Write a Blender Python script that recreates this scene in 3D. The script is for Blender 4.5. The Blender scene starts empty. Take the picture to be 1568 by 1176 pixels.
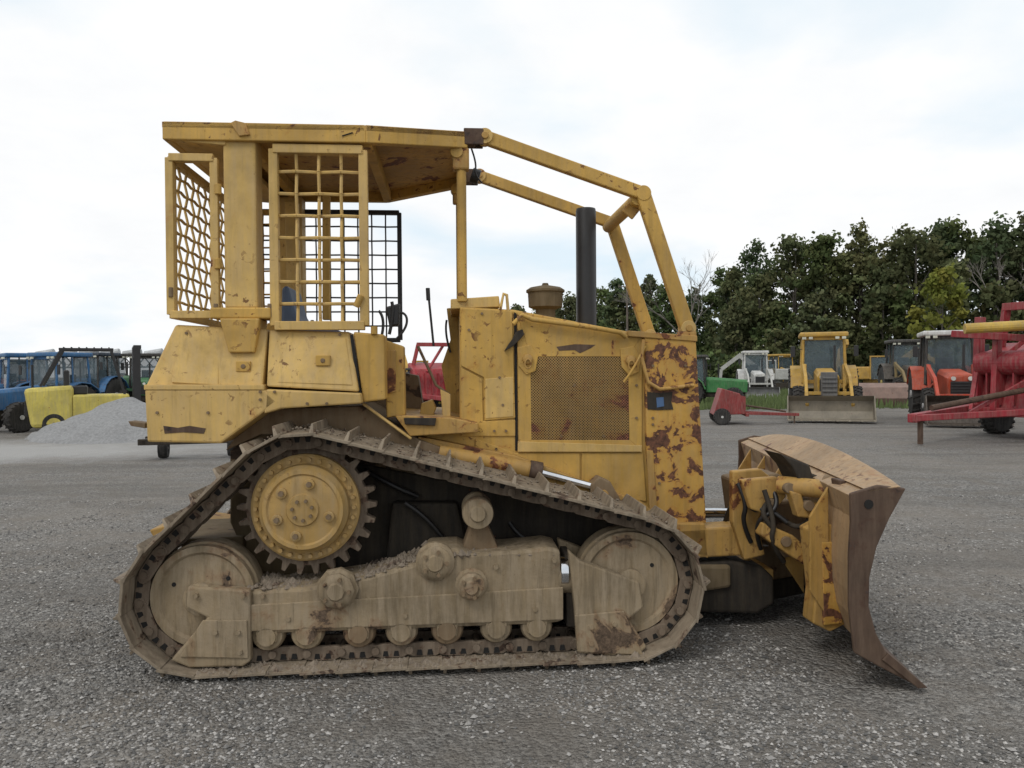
import bpy, bmesh, math, random
from mathutils import Vector, Matrix, noise
random.seed(7)
sc=bpy.context.scene
R=math.radians
# ------------------------------------------------------------------ camera
F=1162.0; EYE=1.65; PITCH=math.atan(16/F); ROLL=R(0.4)
fw=Vector((0,math.cos(PITCH),-math.sin(PITCH)))
r0=Vector((1,0,0)); u0=r0.cross(fw)
rt=r0*math.cos(ROLL)-u0*math.sin(ROLL); up=r0*math.sin(ROLL)+u0*math.cos(ROLL)
cd=bpy.data.cameras.new("camera"); cam=bpy.data.objects.new("camera",cd); sc.collection.objects.link(cam)
cd.sensor_width=36; cd.lens=F/1568*36; cd.clip_end=5000; cd.clip_start=0.05
m=Matrix((rt,up,-fw)).transposed().to_4x4(); m.translation=Vector((0,0,EYE)); cam.matrix_world=m
sc.camera=cam
sc.view_settings.view_transform='Standard'; sc.view_settings.look='None'; sc.view_settings.exposure=0
# ------------------------------------------------------------------ survey: photo measurements -> metres on known machine planes
YAW=R(4.5); ORG=Vector((0,4.18,0))
eu=Vector((math.cos(YAW),math.sin(YAW),0)); ev=Vector((-math.sin(YAW),math.cos(YAW),0))
def S(px,py,v):
    ray=fw*F+rt*(px-784)+up*(588-py)
    t=(v+ORG.dot(ev))/ray.dot(ev)
    p=ray*t
    return (p.dot(eu)-ORG.dot(eu), EYE+p.z)
def P(px,py,v):
    a=S(px,py,v); return Vector((a[0],v,a[1]))
def G(px,py):
    ray=fw*F+rt*(px-784)+up*(588-py)
    t=-EYE/ray.z; p=ray*t; return Vector((p.x,p.y,0))
# ------------------------------------------------------------------ materials
def mat_new(n):
    m=bpy.data.materials.new(n); m.use_nodes=True
    nt=m.node_tree; b=nt.nodes['Principled BSDF']; return m,nt,b
def N(nt,t,**k):
    n=nt.nodes.new(t)
    for a,b in k.items(): setattr(n,a,b)
    return n
def noise_n(nt,vec,scale,detail=6,rough=.6,dist=0):
    n=N(nt,'ShaderNodeTexNoise'); n.inputs['Scale'].default_value=scale; n.inputs['Detail'].default_value=detail
    n.inputs['Roughness'].default_value=rough; n.inputs['Distortion'].default_value=dist
    nt.links.new(vec,n.inputs['Vector']); return n.outputs[0]
def ramp(nt,fac,a,b,ca=(0,0,0,1),cb=(1,1,1,1)):
    r=N(nt,'ShaderNodeValToRGB'); r.color_ramp.elements[0].position=a; r.color_ramp.elements[1].position=b
    r.color_ramp.elements[0].color=ca; r.color_ramp.elements[1].color=cb
    nt.links.new(fac,r.inputs[0]); return r.outputs[0]
def mix(nt,fac,a,b,mode='MIX'):
    n=N(nt,'ShaderNodeMix',data_type='RGBA',blend_type=mode)
    for sock,val in ((n.inputs[0],fac),(n.inputs[6],a),(n.inputs[7],b)):
        if isinstance(val,(int,float)): sock.default_value=val
        elif isinstance(val,tuple): sock.default_value=(val[0],val[1],val[2],1)
        else: nt.links.new(val,sock)
    return n.outputs[2]
def mth(nt,op,a,b=None):
    n=N(nt,'ShaderNodeMath',operation=op)
    for s,v in zip(n.inputs,(a,b)):
        if v is None: continue
        if isinstance(v,(int,float)): s.default_value=v
        else: nt.links.new(v,s)
    return n.outputs[0]
def bump(nt,b,h,strength,dist):
    n=N(nt,'ShaderNodeBump'); n.inputs['Strength'].default_value=strength; n.inputs['Distance'].default_value=dist
    nt.links.new(h,n.inputs['Height']); nt.links.new(n.outputs[0],b.inputs['Normal'])
def worn(name,base,rustcol=(.085,.03,.012),rust=.0,rscale=7,dust=.35,dustcol=(.30,.24,.16),rough=.6,metal=0,bumpk=.25,lo=.68,streak=.35,fleck=.0):
    """weathered painted metal; rust 0..1 coverage"""
    m,nt,b=mat_new(name); tc=N(nt,'ShaderNodeTexCoord').outputs['Object']
    n1=noise_n(nt,tc,2.2,6,.65,.3); n2=noise_n(nt,tc,rscale,8,.62,.4); n3=noise_n(nt,tc,38,6,.7)
    v=tuple(x*lo for x in base); w=tuple(min(1,x*1.14) for x in base)
    col=mix(nt,ramp(nt,n1,.32,.66),v,w)
    mp=N(nt,'ShaderNodeMapping'); mp.inputs['Scale'].default_value=(9,9,1.2); nt.links.new(tc,mp.inputs[0])
    n4=noise_n(nt,mp.outputs[0],2.5,6,.65)
    d=mth(nt,'MULTIPLY',ramp(nt,n4,.40,.75),dust)
    col=mix(nt,d,col,dustcol)
    mp2=N(nt,'ShaderNodeMapping'); mp2.inputs['Scale'].default_value=(16,16,1.0); mp2.inputs['Location'].default_value=(3.3,1.7,.4); nt.links.new(tc,mp2.inputs[0])
    n5=noise_n(nt,mp2.outputs[0],1.6,5,.7)
    col=mix(nt,mth(nt,'MULTIPLY',ramp(nt,n5,.52,.72),streak),col,tuple(x*.38 for x in base))
    chips=ramp(nt,n3,.66,.70); col=mix(nt,mth(nt,'MULTIPLY',chips,.6),col,tuple(x*1.4 for x in rustcol))
    if fleck>0:
        n6=noise_n(nt,tc,19,5,.6,.6); gate=ramp(nt,n1,.48,.60)
        fl=mth(nt,'MULTIPLY',ramp(nt,n6,.66-.08*fleck,.675-.08*fleck),gate); col=mix(nt,mth(nt,'MULTIPLY',fl,.85),col,tuple(x*1.3 for x in rustcol))
    if rust>0:
        t=.72-.27*rust
        rc=mix(nt,ramp(nt,n3,.35,.65),tuple(x*.55 for x in rustcol),tuple(x*2.3 for x in rustcol))
        halo=ramp(nt,n2,t-.05,t+.01); col=mix(nt,mth(nt,'MULTIPLY',halo,.45),col,(base[0]*.7,base[1]*.45,base[2]*.35))
        msk=ramp(nt,n2,t,t+.02); col=mix(nt,msk,col,rc)
    nt.links.new(col,b.inputs['Base Color'])
    rr=ramp(nt,n3,.2,.8,(rough-.12,)*3+(1,),(min(1,rough+.2),)*3+(1,)); nt.links.new(rr,b.inputs['Roughness'])
    b.inputs['Metallic'].default_value=metal; b.inputs['Specular IOR Level'].default_value=.35
    bump(nt,b,mth(nt,'ADD',mth(nt,'MULTIPLY',n3,.5),n2),bumpk,.006)
    return m
def plain(name,c,rough=.5,metal=0,alpha=1):
    m,nt,b=mat_new(name); tc=N(nt,'ShaderNodeTexCoord').outputs['Object']
    n=noise_n(nt,tc,6,6,.65)
    nt.links.new(mix(nt,ramp(nt,n,.3,.7),tuple(x*.7 for x in c),tuple(min(1,x*1.15) for x in c)),b.inputs['Base Color'])
    b.inputs['Roughness'].default_value=rough; b.inputs['Metallic'].default_value=metal; b.inputs['Alpha'].default_value=alpha
    return m
YEL=(.52,.315,.072)
M={}
M['yel']=worn('yellow_paint',YEL,rust=.20,rscale=5,dust=.45,dustcol=(.32,.23,.12),fleck=.7)
M['yel2']=worn('yellow_paint_faded',(.58,.385,.125),rust=.14,rscale=4,dust=.5,dustcol=(.42,.31,.18),fleck=.6)
M['rusty']=worn('yellow_paint_peeling',(.52,.30,.062),rust=.80,rscale=8,dust=.3,rustcol=(.075,.032,.018))
M['rusty2']=worn('yellow_paint_rusting',(.45,.265,.07),rust=.45,rscale=6,dust=.5,dustcol=(.26,.18,.10),streak=.6,fleck=1)
M['hull']=worn('dirty_hull',(.15,.11,.06),rust=.5,rscale=3,dust=.6,dustcol=(.20,.155,.10),rough=.9,rustcol=(.03,.02,.014))
M['dirty']=worn('greasy_casting',(.19,.13,.075),rust=.4,rscale=5,dust=.6,dustcol=(.24,.185,.12),rough=.8,rustcol=(.035,.022,.014))
M['dark']=worn('dark_grease',(.030,.025,.020),rust=.1,dust=.4,dustcol=(.11,.085,.055),rough=.8)
M['track']=worn('track_steel',(.22,.175,.125),rust=.42,rscale=9,dust=.8,dustcol=(.34,.28,.205),rough=.75,rustcol=(.06,.04,.028),bumpk=.6,lo=.5)
M['trackd']=worn('track_link_steel',(.145,.108,.077),rust=.42,rscale=12,dust=.75,dustcol=(.26,.205,.15),rough=.8,rustcol=(.045,.028,.019),bumpk=.6,lo=.5)
M['frame']=worn('track_frame_mud',(.27,.205,.125),rust=.42,rscale=3.5,dust=.9,dustcol=(.33,.265,.185),rough=.9,rustcol=(.07,.048,.032),bumpk=1,lo=.5,streak=.7)
M['mud']=worn('dried_mud',(.21,.17,.13),rust=.3,dust=.8,dustcol=(.29,.24,.185),rough=1,rustcol=(.07,.052,.04),bumpk=1)
M['hub']=worn('hub_paint',(.46,.29,.095),rust=.15,dust=.7,dustcol=(.33,.25,.15),streak=.5,fleck=.6)
M['blade']=worn('blade_rust',(.085,.052,.035),rust=.5,rscale=6,dust=.5,dustcol=(.18,.125,.085),rough=.7,rustcol=(.04,.026,.02),lo=.55)
M['bladey']=worn('blade_paint',(.38,.25,.135),rust=.36,rscale=3.0,dust=.8,dustcol=(.33,.25,.165),streak=.6,fleck=1,rustcol=(.10,.05,.03))
M['black']=plain('black_metal',(.018,.017,.017),.45)
M['rub']=worn('rubber',(.028,.027,.026),dust=.6,dustcol=(.10,.09,.08),rough=.85)
M['hole']=plain('dark_gap',(.012,.011,.01),.9)
M['chrome']=plain('chrome_rod',(.75,.77,.8),.15,1)
M['seat']=plain('seat_vinyl',(.06,.09,.15),.6)
M['blue']=plain('decal_blue',(.06,.12,.24),.5)
M['grl']=worn('engine_screen',(.40,.25,.085),rust=.55,rscale=3,dust=.3,rustcol=(.15,.06,.035))
# ------------------------------------------------------------------ mesh helpers
def link(o,parent=None):
    sc.collection.objects.link(o)
    if parent: o.parent=parent
    return o
def empty(name,loc=(0,0,0),rz=0,s=1):
    e=bpy.data.objects.new(name,None); e.empty_display_size=.3; sc.collection.objects.link(e)
    e.location=loc; e.rotation_euler=(0,0,rz); e.scale=(s,s,s); return e
def mesh(name,vs,fs,mt,parent=None,bev=0,smooth=False):
    me=bpy.data.meshes.new(name); me.from_pydata([tuple(v) for v in vs],[],fs); me.update()
    bm=bmesh.new(); bm.from_mesh(me); bmesh.ops.recalc_face_normals(bm,faces=bm.faces); bm.to_mesh(me); bm.free()
    me.materials.append(mt); o=bpy.data.objects.new(name,me); link(o,parent)
    if smooth:
        for p in me.polygons: p.use_smooth=True
    if bev:
        b=o.modifiers.new('bevel','BEVEL'); b.width=bev; b.segments=2; b.limit_method='ANGLE'; b.angle_limit=R(40)
    return o
class Acc:
    def __init__(s): s.v=[]; s.f=[]
    def add(s,vs,fs):
        k=len(s.v); s.v+= [tuple(x) for x in vs]; s.f+=[tuple(i+k for i in f) for f in fs]
    def prism(s,a,b):  # two rings
        n=len(a); s.add(list(a)+list(b),[tuple(range(n)),tuple(range(2*n-1,n-1,-1))]+[(i,(i+1)%n,n+(i+1)%n,n+i) for i in range(n)])
    def beam(s,p0,p1,w,h,upv=Vector((0,0,1))):
        p0=Vector(p0);p1=Vector(p1); d=(p1-p0).normalized(); x=d.cross(upv)
        if x.length<1e-4: x=d.cross(Vector((0,1,0)))
        x.normalize(); y=x.cross(d)
        q=[x*w/2+y*h/2,-x*w/2+y*h/2,-x*w/2-y*h/2,x*w/2-y*h/2]
        s.prism([p0+k for k in q],[p1+k for k in q])
    def cyl(s,p0,p1,r,n=16,r2=None):
        p0=Vector(p0);p1=Vector(p1); d=(p1-p0).normalized(); x=d.orthogonal().normalized(); y=d.cross(x); r2=r if r2 is None else r2
        c=[(math.cos(2*math.pi*i/n),math.sin(2*math.pi*i/n)) for i in range(n)]
        s.prism([p0+x*a*r+y*b*r for a,b in c],[p1+x*a*r2+y*b*r2 for a,b in c])
    def box(s,x0,x1,y0,y1,z0,z1):
        s.prism([(x0,y0,z0),(x1,y0,z0),(x1,y1,z0),(x0,y1,z0)],[(x0,y0,z1),(x1,y0,z1),(x1,y1,z1),(x0,y1,z1)])
    def out(s,name,mt,parent=None,bev=0,smooth=False): return mesh(name,s.v,s.f,mt,parent,bev,smooth)
def smooth_angle(o,a=40):
    me=o.data
    for p in me.polygons: p.use_smooth=True
    bm=bmesh.new(); bm.from_mesh(me)
    for e in bm.edges:
        if len(e.link_faces)==2 and e.calc_face_angle(0)>R(a): e.smooth=False
    bm.to_mesh(me); bm.free(); return o
def prism(name,pts,v0,v1,mt,parent,bev=.006,vref=None,v0b=None):
    q=[S(x,y,v0 if vref is None else vref) for x,y in pts]
    a=Acc(); a.prism([(u,v0,w) for u,w in q],[(u,v1,w) for u,w in q]); return a.out(name,mt,parent,bev)
def cylo(name,p0,p1,r,mt,parent,n=20,r2=None,bev=.003):
    a=Acc(); a.cyl(p0,p1,r,n,r2); return smooth_angle(a.out(name,mt,parent,bev))
def beamo(name,p0,p1,w,h,mt,parent,bev=.006,upv=Vector((0,0,1))):
    a=Acc(); a.beam(p0,p1,w,h,upv); return a.out(name,mt,parent,bev)
def tube(name,pts,r,mt,parent,n=10):
    cu=bpy.data.curves.new(name,'CURVE'); cu.dimensions='3D'; sp=cu.splines.new('POLY'); sp.points.add(len(pts)-1)
    for p,q in zip(sp.points,pts): p.co=(*q,1)
    cu.bevel_depth=r; cu.bevel_resolution=3; cu.use_fill_caps=True; cu.materials.append(mt)
    o=bpy.data.objects.new(name,cu); return link(o,parent)
def hose(name,pts,r,mt,parent):
    cu=bpy.data.curves.new(name,'CURVE'); cu.dimensions='3D'; sp=cu.splines.new('NURBS'); sp.points.add(len(pts)-1)
    for p,q in zip(sp.points,pts): p.co=(*q,1)
    sp.use_endpoint_u=True; sp.order_u=3; cu.bevel_depth=r; cu.bevel_resolution=3; cu.materials.append(mt)
    o=bpy.data.objects.new(name,cu); return link(o,parent)
def lathe(name,c,prof,mt,parent,n=48,axis='v'):
    """revolve (r,a) about the lateral axis through c=(u,w)"""
    vs=[];fs=[]
    for r,a in prof:
        for i in range(n):
            t=2*math.pi*i/n
            if axis=='v': vs.append((c[0]+r*math.cos(t),a,c[1]+r*math.sin(t)))
            else: vs.append((c[0]+r*math.cos(t),c[1]+r*math.sin(t),a))
    for k in range(len(prof)-1):
        for i in range(n): fs.append((k*n+i,k*n+(i+1)%n,(k+1)*n+(i+1)%n,(k+1)*n+i))
    fs.append(tuple(range(n))); fs.append(tuple((len(prof)-1)*n+i for i in range(n)))
    return smooth_angle(mesh(name,vs,fs,mt,parent),35)
# ================================================================== BULLDOZER
dz=empty('bulldozer',ORG,YAW)
GR=.058
c_r=S(296,932,0); c_s=S(458,786,0); c_f=S(972,908,0)
Rr,Rs,Rf=.395,.437,.405
c_r=(c_r[0],Rr+GR-.03); c_f=(c_f[0],Rf+GR-.03)
def hull(pts):
    pts=sorted(set(pts))
    def half(ps):
        h=[]
        for p in ps:
            while len(h)>1 and (h[-1][0]-h[-2][0])*(p[1]-h[-2][1])-(h[-1][1]-h[-2][1])*(p[0]-h[-2][0])<=0: h.pop()
            h.append(p)
        return h[:-1]
    return half(pts)+half(pts[::-1])
pp=[]
for c,r in ((c_r,Rr),(c_s,Rs),(c_f,Rf)):
    for i in range(240):
        t=2*math.pi*i/240; pp.append((c[0]+r*math.cos(t),c[1]+r*math.sin(t)))
H=hull(pp); L=[0]
for i in range(len(H)):
    a,b=H[i],H[(i+1)%len(H)]; L.append(L[-1]+math.hypot(a[0]-b[0],a[1]-b[1]))
NS=round(L[-1]/.19); pitch=L[-1]/NS
def at(s):
    s%=L[-1]
    lo=0
    for i in range(len(H)):
        if L[i+1]>=s: lo=i;break
    a,b=H[lo],H[(lo+1)%len(H)]; k=(s-L[lo])/(L[lo+1]-L[lo]+1e-9)
    return Vector((a[0]+(b[0]-a[0])*k,0,a[1]+(b[1]-a[1])*k))
def build_track(tag,va,flip=False):
    sg=-1 if flip else 1
    V=lambda x: va+sg*x
    sh=Acc(); lk=Acc(); pn=Acc(); hl=Acc()
    for i in range(NS):
        p0=at(i*pitch+.05); p1=at((i+1)*pitch+.05); t=(p1-p0).normalized(); n=Vector((t.z,0,-t.x))
        jit=random.uniform(-.006,.006)
        def q(a,b,v): return p0+t*a+n*b+Vector((0,V(v)+jit,0))
        prof=[(-.014,.006),(.03,.004),(pitch-.02,.0),(pitch-.004,-.004),(pitch-.004,-.018),(pitch-.03,-.014),(.0,-.012),(-.014,-.006)]
        sh.prism([q(a,b,0) for a,b in prof],[q(a,b,.56) for a,b in prof])
        g0=random.uniform(.035,.06); g1=random.uniform(.035,.06); gh=GR*random.uniform(.88,1.03)
        sh.prism([q(.0,.003,.012),q(.004,gh,.012+g0),q(.004,gh,.548-g1),q(.0,.003,.548)],[q(.024,.003,.012),q(.016,gh,.012+g0),q(.016,gh,.548-g1),q(.024,.003,.548)])
        for k,(v0,v1) in enumerate(((.15,.18),(.335,.365))):
            pr=[(-.03,-.040),(-.012,-.026),(.03,-.017),(pitch-.04,-.017),(pitch-.002,-.036),(pitch+.02,-.054),(pitch+.016,-.08),(pitch-.02,-.096),(.05,-.096),(-.01,-.088),(-.03,-.066)]
            of=.006 if i%2 else 0
            lk.prism([q(a,b,v0+of) for a,b in pr],[q(a,b,v1+of) for a,b in pr])
            hv=v0-.001
            for ax in (.055,.115):
                hl.prism([q(ax-.016,-.026,hv),q(ax+.018,-.026,hv),q(ax+.012,-.056,hv),q(ax-.01,-.056,hv)],[q(ax-.016,-.026,hv+.012),q(ax+.018,-.026,hv+.012),q(ax+.012,-.056,hv+.012),q(ax-.01,-.056,hv+.012)])
        pc=p0-n*.062
        pn.cyl(pc+Vector((0,V(.132),0)),pc+Vector((0,V(.38),0)),.022,10)
    sh.out('track_shoes_'+tag,M['track'],dz,.002); lk.out('track_links_'+tag,M['trackd'],dz,.004); pn.out('track_pins_'+tag,M['trackd'],dz); hl.out('link_bolt_recesses_'+tag,M['hole'],dz)
    for nm,c,r in (('rear',c_r,Rr),('front',c_f,Rf)):
        ri=r-.112
        lathe(nm+'_idler_'+tag,c,[(.05,V(.15)),(.12,V(.15)),(ri-.05,V(.165)),(ri-.035,V(.15)),(ri-.0,V(.152)),(ri,V(.20)),(ri+.012,V(.21)),(ri+.012,V(.31)),(ri,V(.32)),(ri,V(.37)),(.05,V(.37))],M['frame'],dz)
        lathe(nm+'_idler_hub_'+tag,c,[(.075,V(.09)),(.09,V(.10)),(.09,V(.16))],M['frame'],dz,24)
        for a in (35,155,275):
            cx,cz=c[0]+.17*math.cos(R(a)),c[1]+.17*math.sin(R(a))
            cylo('idler_hole_%s_%s'%(nm,tag),(cx,V(.152),cz),(cx,V(.17),cz),.012,M['hole'],dz,12,bev=0)
    nt_=26; ring=[]
    Ro=Rs-.045; Ri=Rs-.098
    for i in range(nt_):
        for da,rr in ((-.5,Ri),(-.28,Ri),(-.12,Ro),(.12,Ro),(.28,Ri)):
            a=2*math.pi*(i+da)/nt_; ring.append((c_s[0]+rr*math.cos(a),c_s[1]+rr*math.sin(a)))
    a=Acc(); a.prism([(u,V(.225),w) for u,w in ring],[(u,V(.295),w) for u,w in ring]); a.out('drive_sprocket_'+tag,M['trackd'],dz,.004)
    lathe('sprocket_segment_ring_'+tag,c_s,[(.2,V(.17)),(.290,V(.17)),(.302,V(.18)),(.302,V(.225))],M['hub'],dz)
    a=Acc()
    for i in range(30):
        t=2*math.pi*i/30; x,z=c_s[0]+.272*math.cos(t),c_s[1]+.272*math.sin(t); a.cyl((x,V(.15),z),(x,V(.175),z),.013,6)
    a.out('segment_bolts_'+tag,M['hub'],dz)
    lathe('final_drive_cover_'+tag,c_s,[(.03,V(.085)),(.085,V(.088)),(.092,V(.10)),(.19,V(.108)),(.20,V(.098)),(.220,V(.098)),(.228,V(.112)),(.245,V(.13)),(.25,V(.17))],M['hub'],dz)
    a=Acc(); b=Acc()
    for i in range(7):
        t=2*math.pi*i/7+.3; x,z=c_s[0]+.055*math.cos(t),c_s[1]+.055*math.sin(t); b.cyl((x,V(.07),z),(x,V(.09),z),.010,6)
    for t in (200,75,345,255,140):
        x,z=c_s[0]+.148*math.cos(R(t)),c_s[1]+.148*math.sin(R(t)); a.cyl((x,V(.085),z),(x,V(.115),z),.030,16); b.cyl((x,V(.07),z),(x,V(.09),z),.016,6)
    a.out('hub_bosses_'+tag,M['hub'],dz,.004); b.out('hub_bolts_'+tag,M['dirty'],dz)
    return V
def uw(pts,v): return [S(x,y,v) for x,y in pts]
def tprism(name,pts,vref,V,v0,v1,mt,bev=.01):
    q=uw(pts,vref); a=Acc(); a.prism([(u,V(v0),w) for u,w in q],[(u,V(v1),w) for u,w in q]); return a.out(name,mt,dz,bev)
def clod(a,c,rr):
    o=[Vector(d)*rr*random.uniform(.6,1.2) for d in ((1,0,0),(0,1,0),(-1,0,0),(0,-1,0),(0,0,1),(0,0,-1))]
    a.add([c+k2 for k2 in o],[(0,1,4),(1,2,4),(2,3,4),(3,0,4),(1,0,5),(2,1,5),(3,2,5),(0,3,5)])
for tag,va,fl in (('near',0,False),('far',2.4,True)):
    V=build_track(tag,va,fl)
    tprism('roller_frame_'+tag,[(382,905),(470,900),(520,890),(560,884),(640,862),(655,842),(700,840),(720,848),(800,842),(838,838),(858,842),(862,952),(840,956),(386,972)],.1,V,.10,.44,M['frame'],.02)
    tprism('roller_frame_step_'+tag,[(384,925),(700,908),(862,898),(862,948),(384,966)],.1,V,.085,.1,M['frame'],.006)
    tprism('rear_fork_'+tag,[(288,897),(384,903),(384,1012),(372,1020),(290,1022),(262,1010),(318,945),(285,930)],.08,V,.07,.14,M['frame'],.012)
    tprism('rear_fork_inner_'+tag,[(288,897),(384,903),(384,1000),(290,1010)],.08,V,.38,.44,M['frame'],.012)
    tprism('rear_fork_plate_'+tag,[(310,950),(378,950),(380,1008),(275,1006)],.06,V,.058,.07,M['frame'],.004)
    tprism('front_fork_'+tag,[(870,842),(888,858),(978,890),(985,930),(962,948),(990,990),(975,1006),(885,1000),(880,935)],.08,V,.07,.14,M['frame'],.012)
    tprism('fork_wear_plate_'+tag,[(880,942),(955,935),(985,1003),(884,998)],.06,V,.055,.07,M['frame'],.006)
    tprism('front_fork_inner_'+tag,[(865,842),(988,890),(985,1000),(885,1000)],.08,V,.38,.44,M['frame'],.012)
    tprism('fork_gap_block_'+tag,[(866,850),(876,850),(886,960),(868,960)],.15,V,.15,.40,M['dark'],.004)
    a=Acc()
    for x,y in ((300,912),(372,912),(330,968),(365,968),(368,998),(905,960),(940,955),(905,985),(960,985),(400,915),(440,950),(620,945),(820,935),(760,870),(850,860)):
        uu,ww=S(x,y,.06); a.cyl((uu,V(.045 if x<400 or x>880 else .075),ww),(uu,V(.12),ww),.014,6)
    a.out('frame_bolts_'+tag,M['frame'],dz)
    a0=S(845,880,.2); a1=S(890,882,.2)
    cylo('recoil_rod_'+tag,(a0[0],V(.2),a0[1]),(a1[0],V(.2),a1[1]),.10,M['frame'],dz,28)
    a0=S(862,880,.1); cylo('recoil_bright_ring_'+tag,(a0[0]-.01,V(.17),a0[1]-.0),(a0[0]+.035,V(.17),a0[1]),.085,M['chrome'],dz,28)
    for k,x in enumerate((410,470,550,615,685,760,822)):
        u,_w=S(x,990,.12); w=.028+.096+.082
        lathe('track_roller_%s_%d'%(tag,k),(u,w),[(.03,V(.085)),(.05,V(.085)),(.055,V(.11)),(.08,V(.115)),(.092,V(.14)),(.092,V(.18)),(.075,V(.2)),(.075,V(.32)),(.092,V(.34)),(.092,V(.37)),(.03,V(.42))],M['dirty'] if k in (2,4) else M['frame'],dz,24)
        a=Acc(); a.prism([(u-.07,V(.095),w+.14),(u+.07,V(.095),w+.14),(u+.055,V(.095),w-.035),(u-.055,V(.095),w-.035)],[(u-.07,V(.112),w+.14),(u+.07,V(.112),w+.14),(u+.055,V(.112),w-.035),(u-.055,V(.112),w-.035)]); a.out('roller_bracket_%s_%d'%(tag,k),M['frame'],dz,.01)
    for k,(x,y,r,vo) in enumerate(((514,907,27,.02),(666,864,25,.03),(722,899,21,.0))):
        u,w=S(x,y,.03); r=r/275
        lathe('frame_boss_%s_%d'%(tag,k),(u,w),[(r*.45,V(vo)),(r*.55,V(vo+.012)),(r*.8,V(vo+.015)),(r,V(vo+.03)),(r,V(.07)),(r*1.2,V(.085)),(r*1.2,V(.12))],M['frame'],dz,(9,20,14)[k])
        a=Acc()
        for j in range(5):
            t=j*1.257; a.cyl((u+r*.72*math.cos(t),V(vo-.006),w+r*.72*math.sin(t)),(u+r*.72*math.cos(t),V(vo+.03),w+r*.72*math.sin(t)),.011,6)
        a.out('boss_bolts_%s_%d'%(tag,k),M['dirty'],dz)
    u,w=S(732,787,.12)
    lathe('carrier_roller_'+tag,(u,w),[(.03,V(.1)),(.04,V(.1)),(.05,V(.115)),(.085,V(.12)),(.09,V(.14)),(.09,V(.2)),(.07,V(.21)),(.07,V(.32)),(.09,V(.34)),(.09,V(.38)),(.03,V(.4))],M['frame'],dz,28)
    tprism('carrier_bracket_'+tag,[(722,800),(745,800),(768,850),(705,850)],.2,V,.2,.36,M['dirty'],.01)
    # packed dried mud along the frame and in the track
    a=Acc()
    for k in range(2200 if tag=='near' else 100):
        if k%3:
            x=random.uniform(370,850); base=(900 if x<500 else 900-(x-500)*.30 if x<650 else 848); vv=random.uniform(.10,.42)
            uu,ww=S(x,base+3,.1)
        else:
            x=random.uniform(290,1000); vv=random.uniform(.01,.14); uu,ww=S(x,1000,.05); ww=.035
        rr=random.uniform(.004,.02)*(1.6 if random.random()<.1 else 1); clod(a,Vector((uu,V(vv),ww+rr*.2)),rr)
    # dirt crumbs lying on the top run of the shoes
    for k in range(900 if tag=='near' else 0):
        s=random.random()*L[-1]; p=at(s); p2=at(s+.02); t=(p2-p).normalized(); n=Vector((t.z,0,-t.x))
        if n.z<.5: continue
        rr=random.uniform(.003,.012); clod(a,p+n*(.006+rr*.3)+Vector((0,V(random.uniform(.02,.54)),0)),rr)
    a.out('mud_clods_'+tag,M['mud'],dz)
prism('main_case',[(352,690),(430,630),(555,622),(640,668),(700,690),(1015,800),(1000,905),(400,905),(352,800)],.62,1.78,M['hull'],dz,.01)
prism('belly_case',[(500,700),(960,790),(960,930),(520,930)],.60,1.80,M['dark'],dz,.01)
u,w=c_s; lathe('axle_housing',(u,w),[(.2,.25),(.2,.62),(.24,.64),(.24,1.76),(.2,1.78),(.2,2.15)],M['hull'],dz,32)
prism('pivot_shaft_housing',[(600,770),(700,770),(720,860),(590,860)],.50,.64,M['dark'],dz,.02)
prism('rear_drawbar',[(228,812),(270,800),(360,815),(360,838),(240,832)],.95,1.45,M['rusty2'],dz,.01)
prism('rear_drawbar_plate',[(262,826),(372,822),(372,850),(300,856)],.55,1.2,M['hull'],dz,.01)
prism('fender_inner_wall',[(420,626),(556,622),(640,672),(700,695),(700,720),(560,690),(480,668),(400,665),(345,690),(360,670)],.56,.62,M['dirty'],dz,.006)
prism('lower_hull_side',[(640,668),(790,698),(985,770),(1020,802),(1080,802),(1085,855),(1010,830),(900,790),(640,700)],.60,.70,M['rusty2'],dz,.006)
for k,pts in enumerate((((560,720,.58),(600,745,.5),(640,760,.56)),((620,770,.45),(670,800,.45),(700,860,.5)),((780,800,.5),(800,830,.45),(830,835,.4)))):
    hose('hull_hose_%d'%k,[P(*t) for t in pts],.016,M['black'],dz)
prism('engine_hood',[(704,470),(786,474),(985,512),(1064,520),(1080,800),(1022,800),(950,765),(790,700),(640,690),(640,668),(704,655)],.70,1.70,M['yel'],dz,.012)
a=.685
prism('cowl_side_panel',[(706,472),(784,476),(789,640),(742,644),(741,578),(706,560)],a,.70,M['yel'],dz,.004)
prism('cowl_lower_panel',[(706,563),(738,580),(740,645),(789,643),(789,668),(706,668)],a+.004,.70,M['yel'],dz,.004)
prism('cowl_small_door',[(743,580),(786,577),(786,638),(743,641)],a-.004,.70,M['yel2'],dz,.004)
o=[(792,480),(983,514),(983,690),(794,690)]; i_=[(812,546),(962,546),(964,674),(814,674)]
for k in range(4):
    prism('engine_door_frame_%d'%k,[o[k],o[(k+1)%4],i_[(k+1)%4],i_[k]],a,.70,M['yel'],dz,.003)
prism('engine_door_lower_rail',[(793,676),(983,682),(983,692),(793,692)],a-.012,.70,M['yel2'],dz,.003)
prism('hood_lower_panel',[(728,672),(790,694),(888,694),(888,735),(790,725),(728,692)],a+.003,.70,M['yel'],dz,.004)
prism('hood_lower_panel_front',[(891,694),(985,694),(990,768),(950,762),(891,738)],a+.003,.70,M['yel'],dz,.004)
prism('hood_seam',[(787,478),(791,480),(793,690),(789,690)],.694,.70,M['hole'],dz,0)
prism('screen_backing',[(808,540),(968,540),(968,680),(808,680)],.697,.70,M['hole'],dz,0)
q=[S(812,546,.69),S(962,546,.69),S(964,674,.69),S(814,674,.69)]
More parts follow.
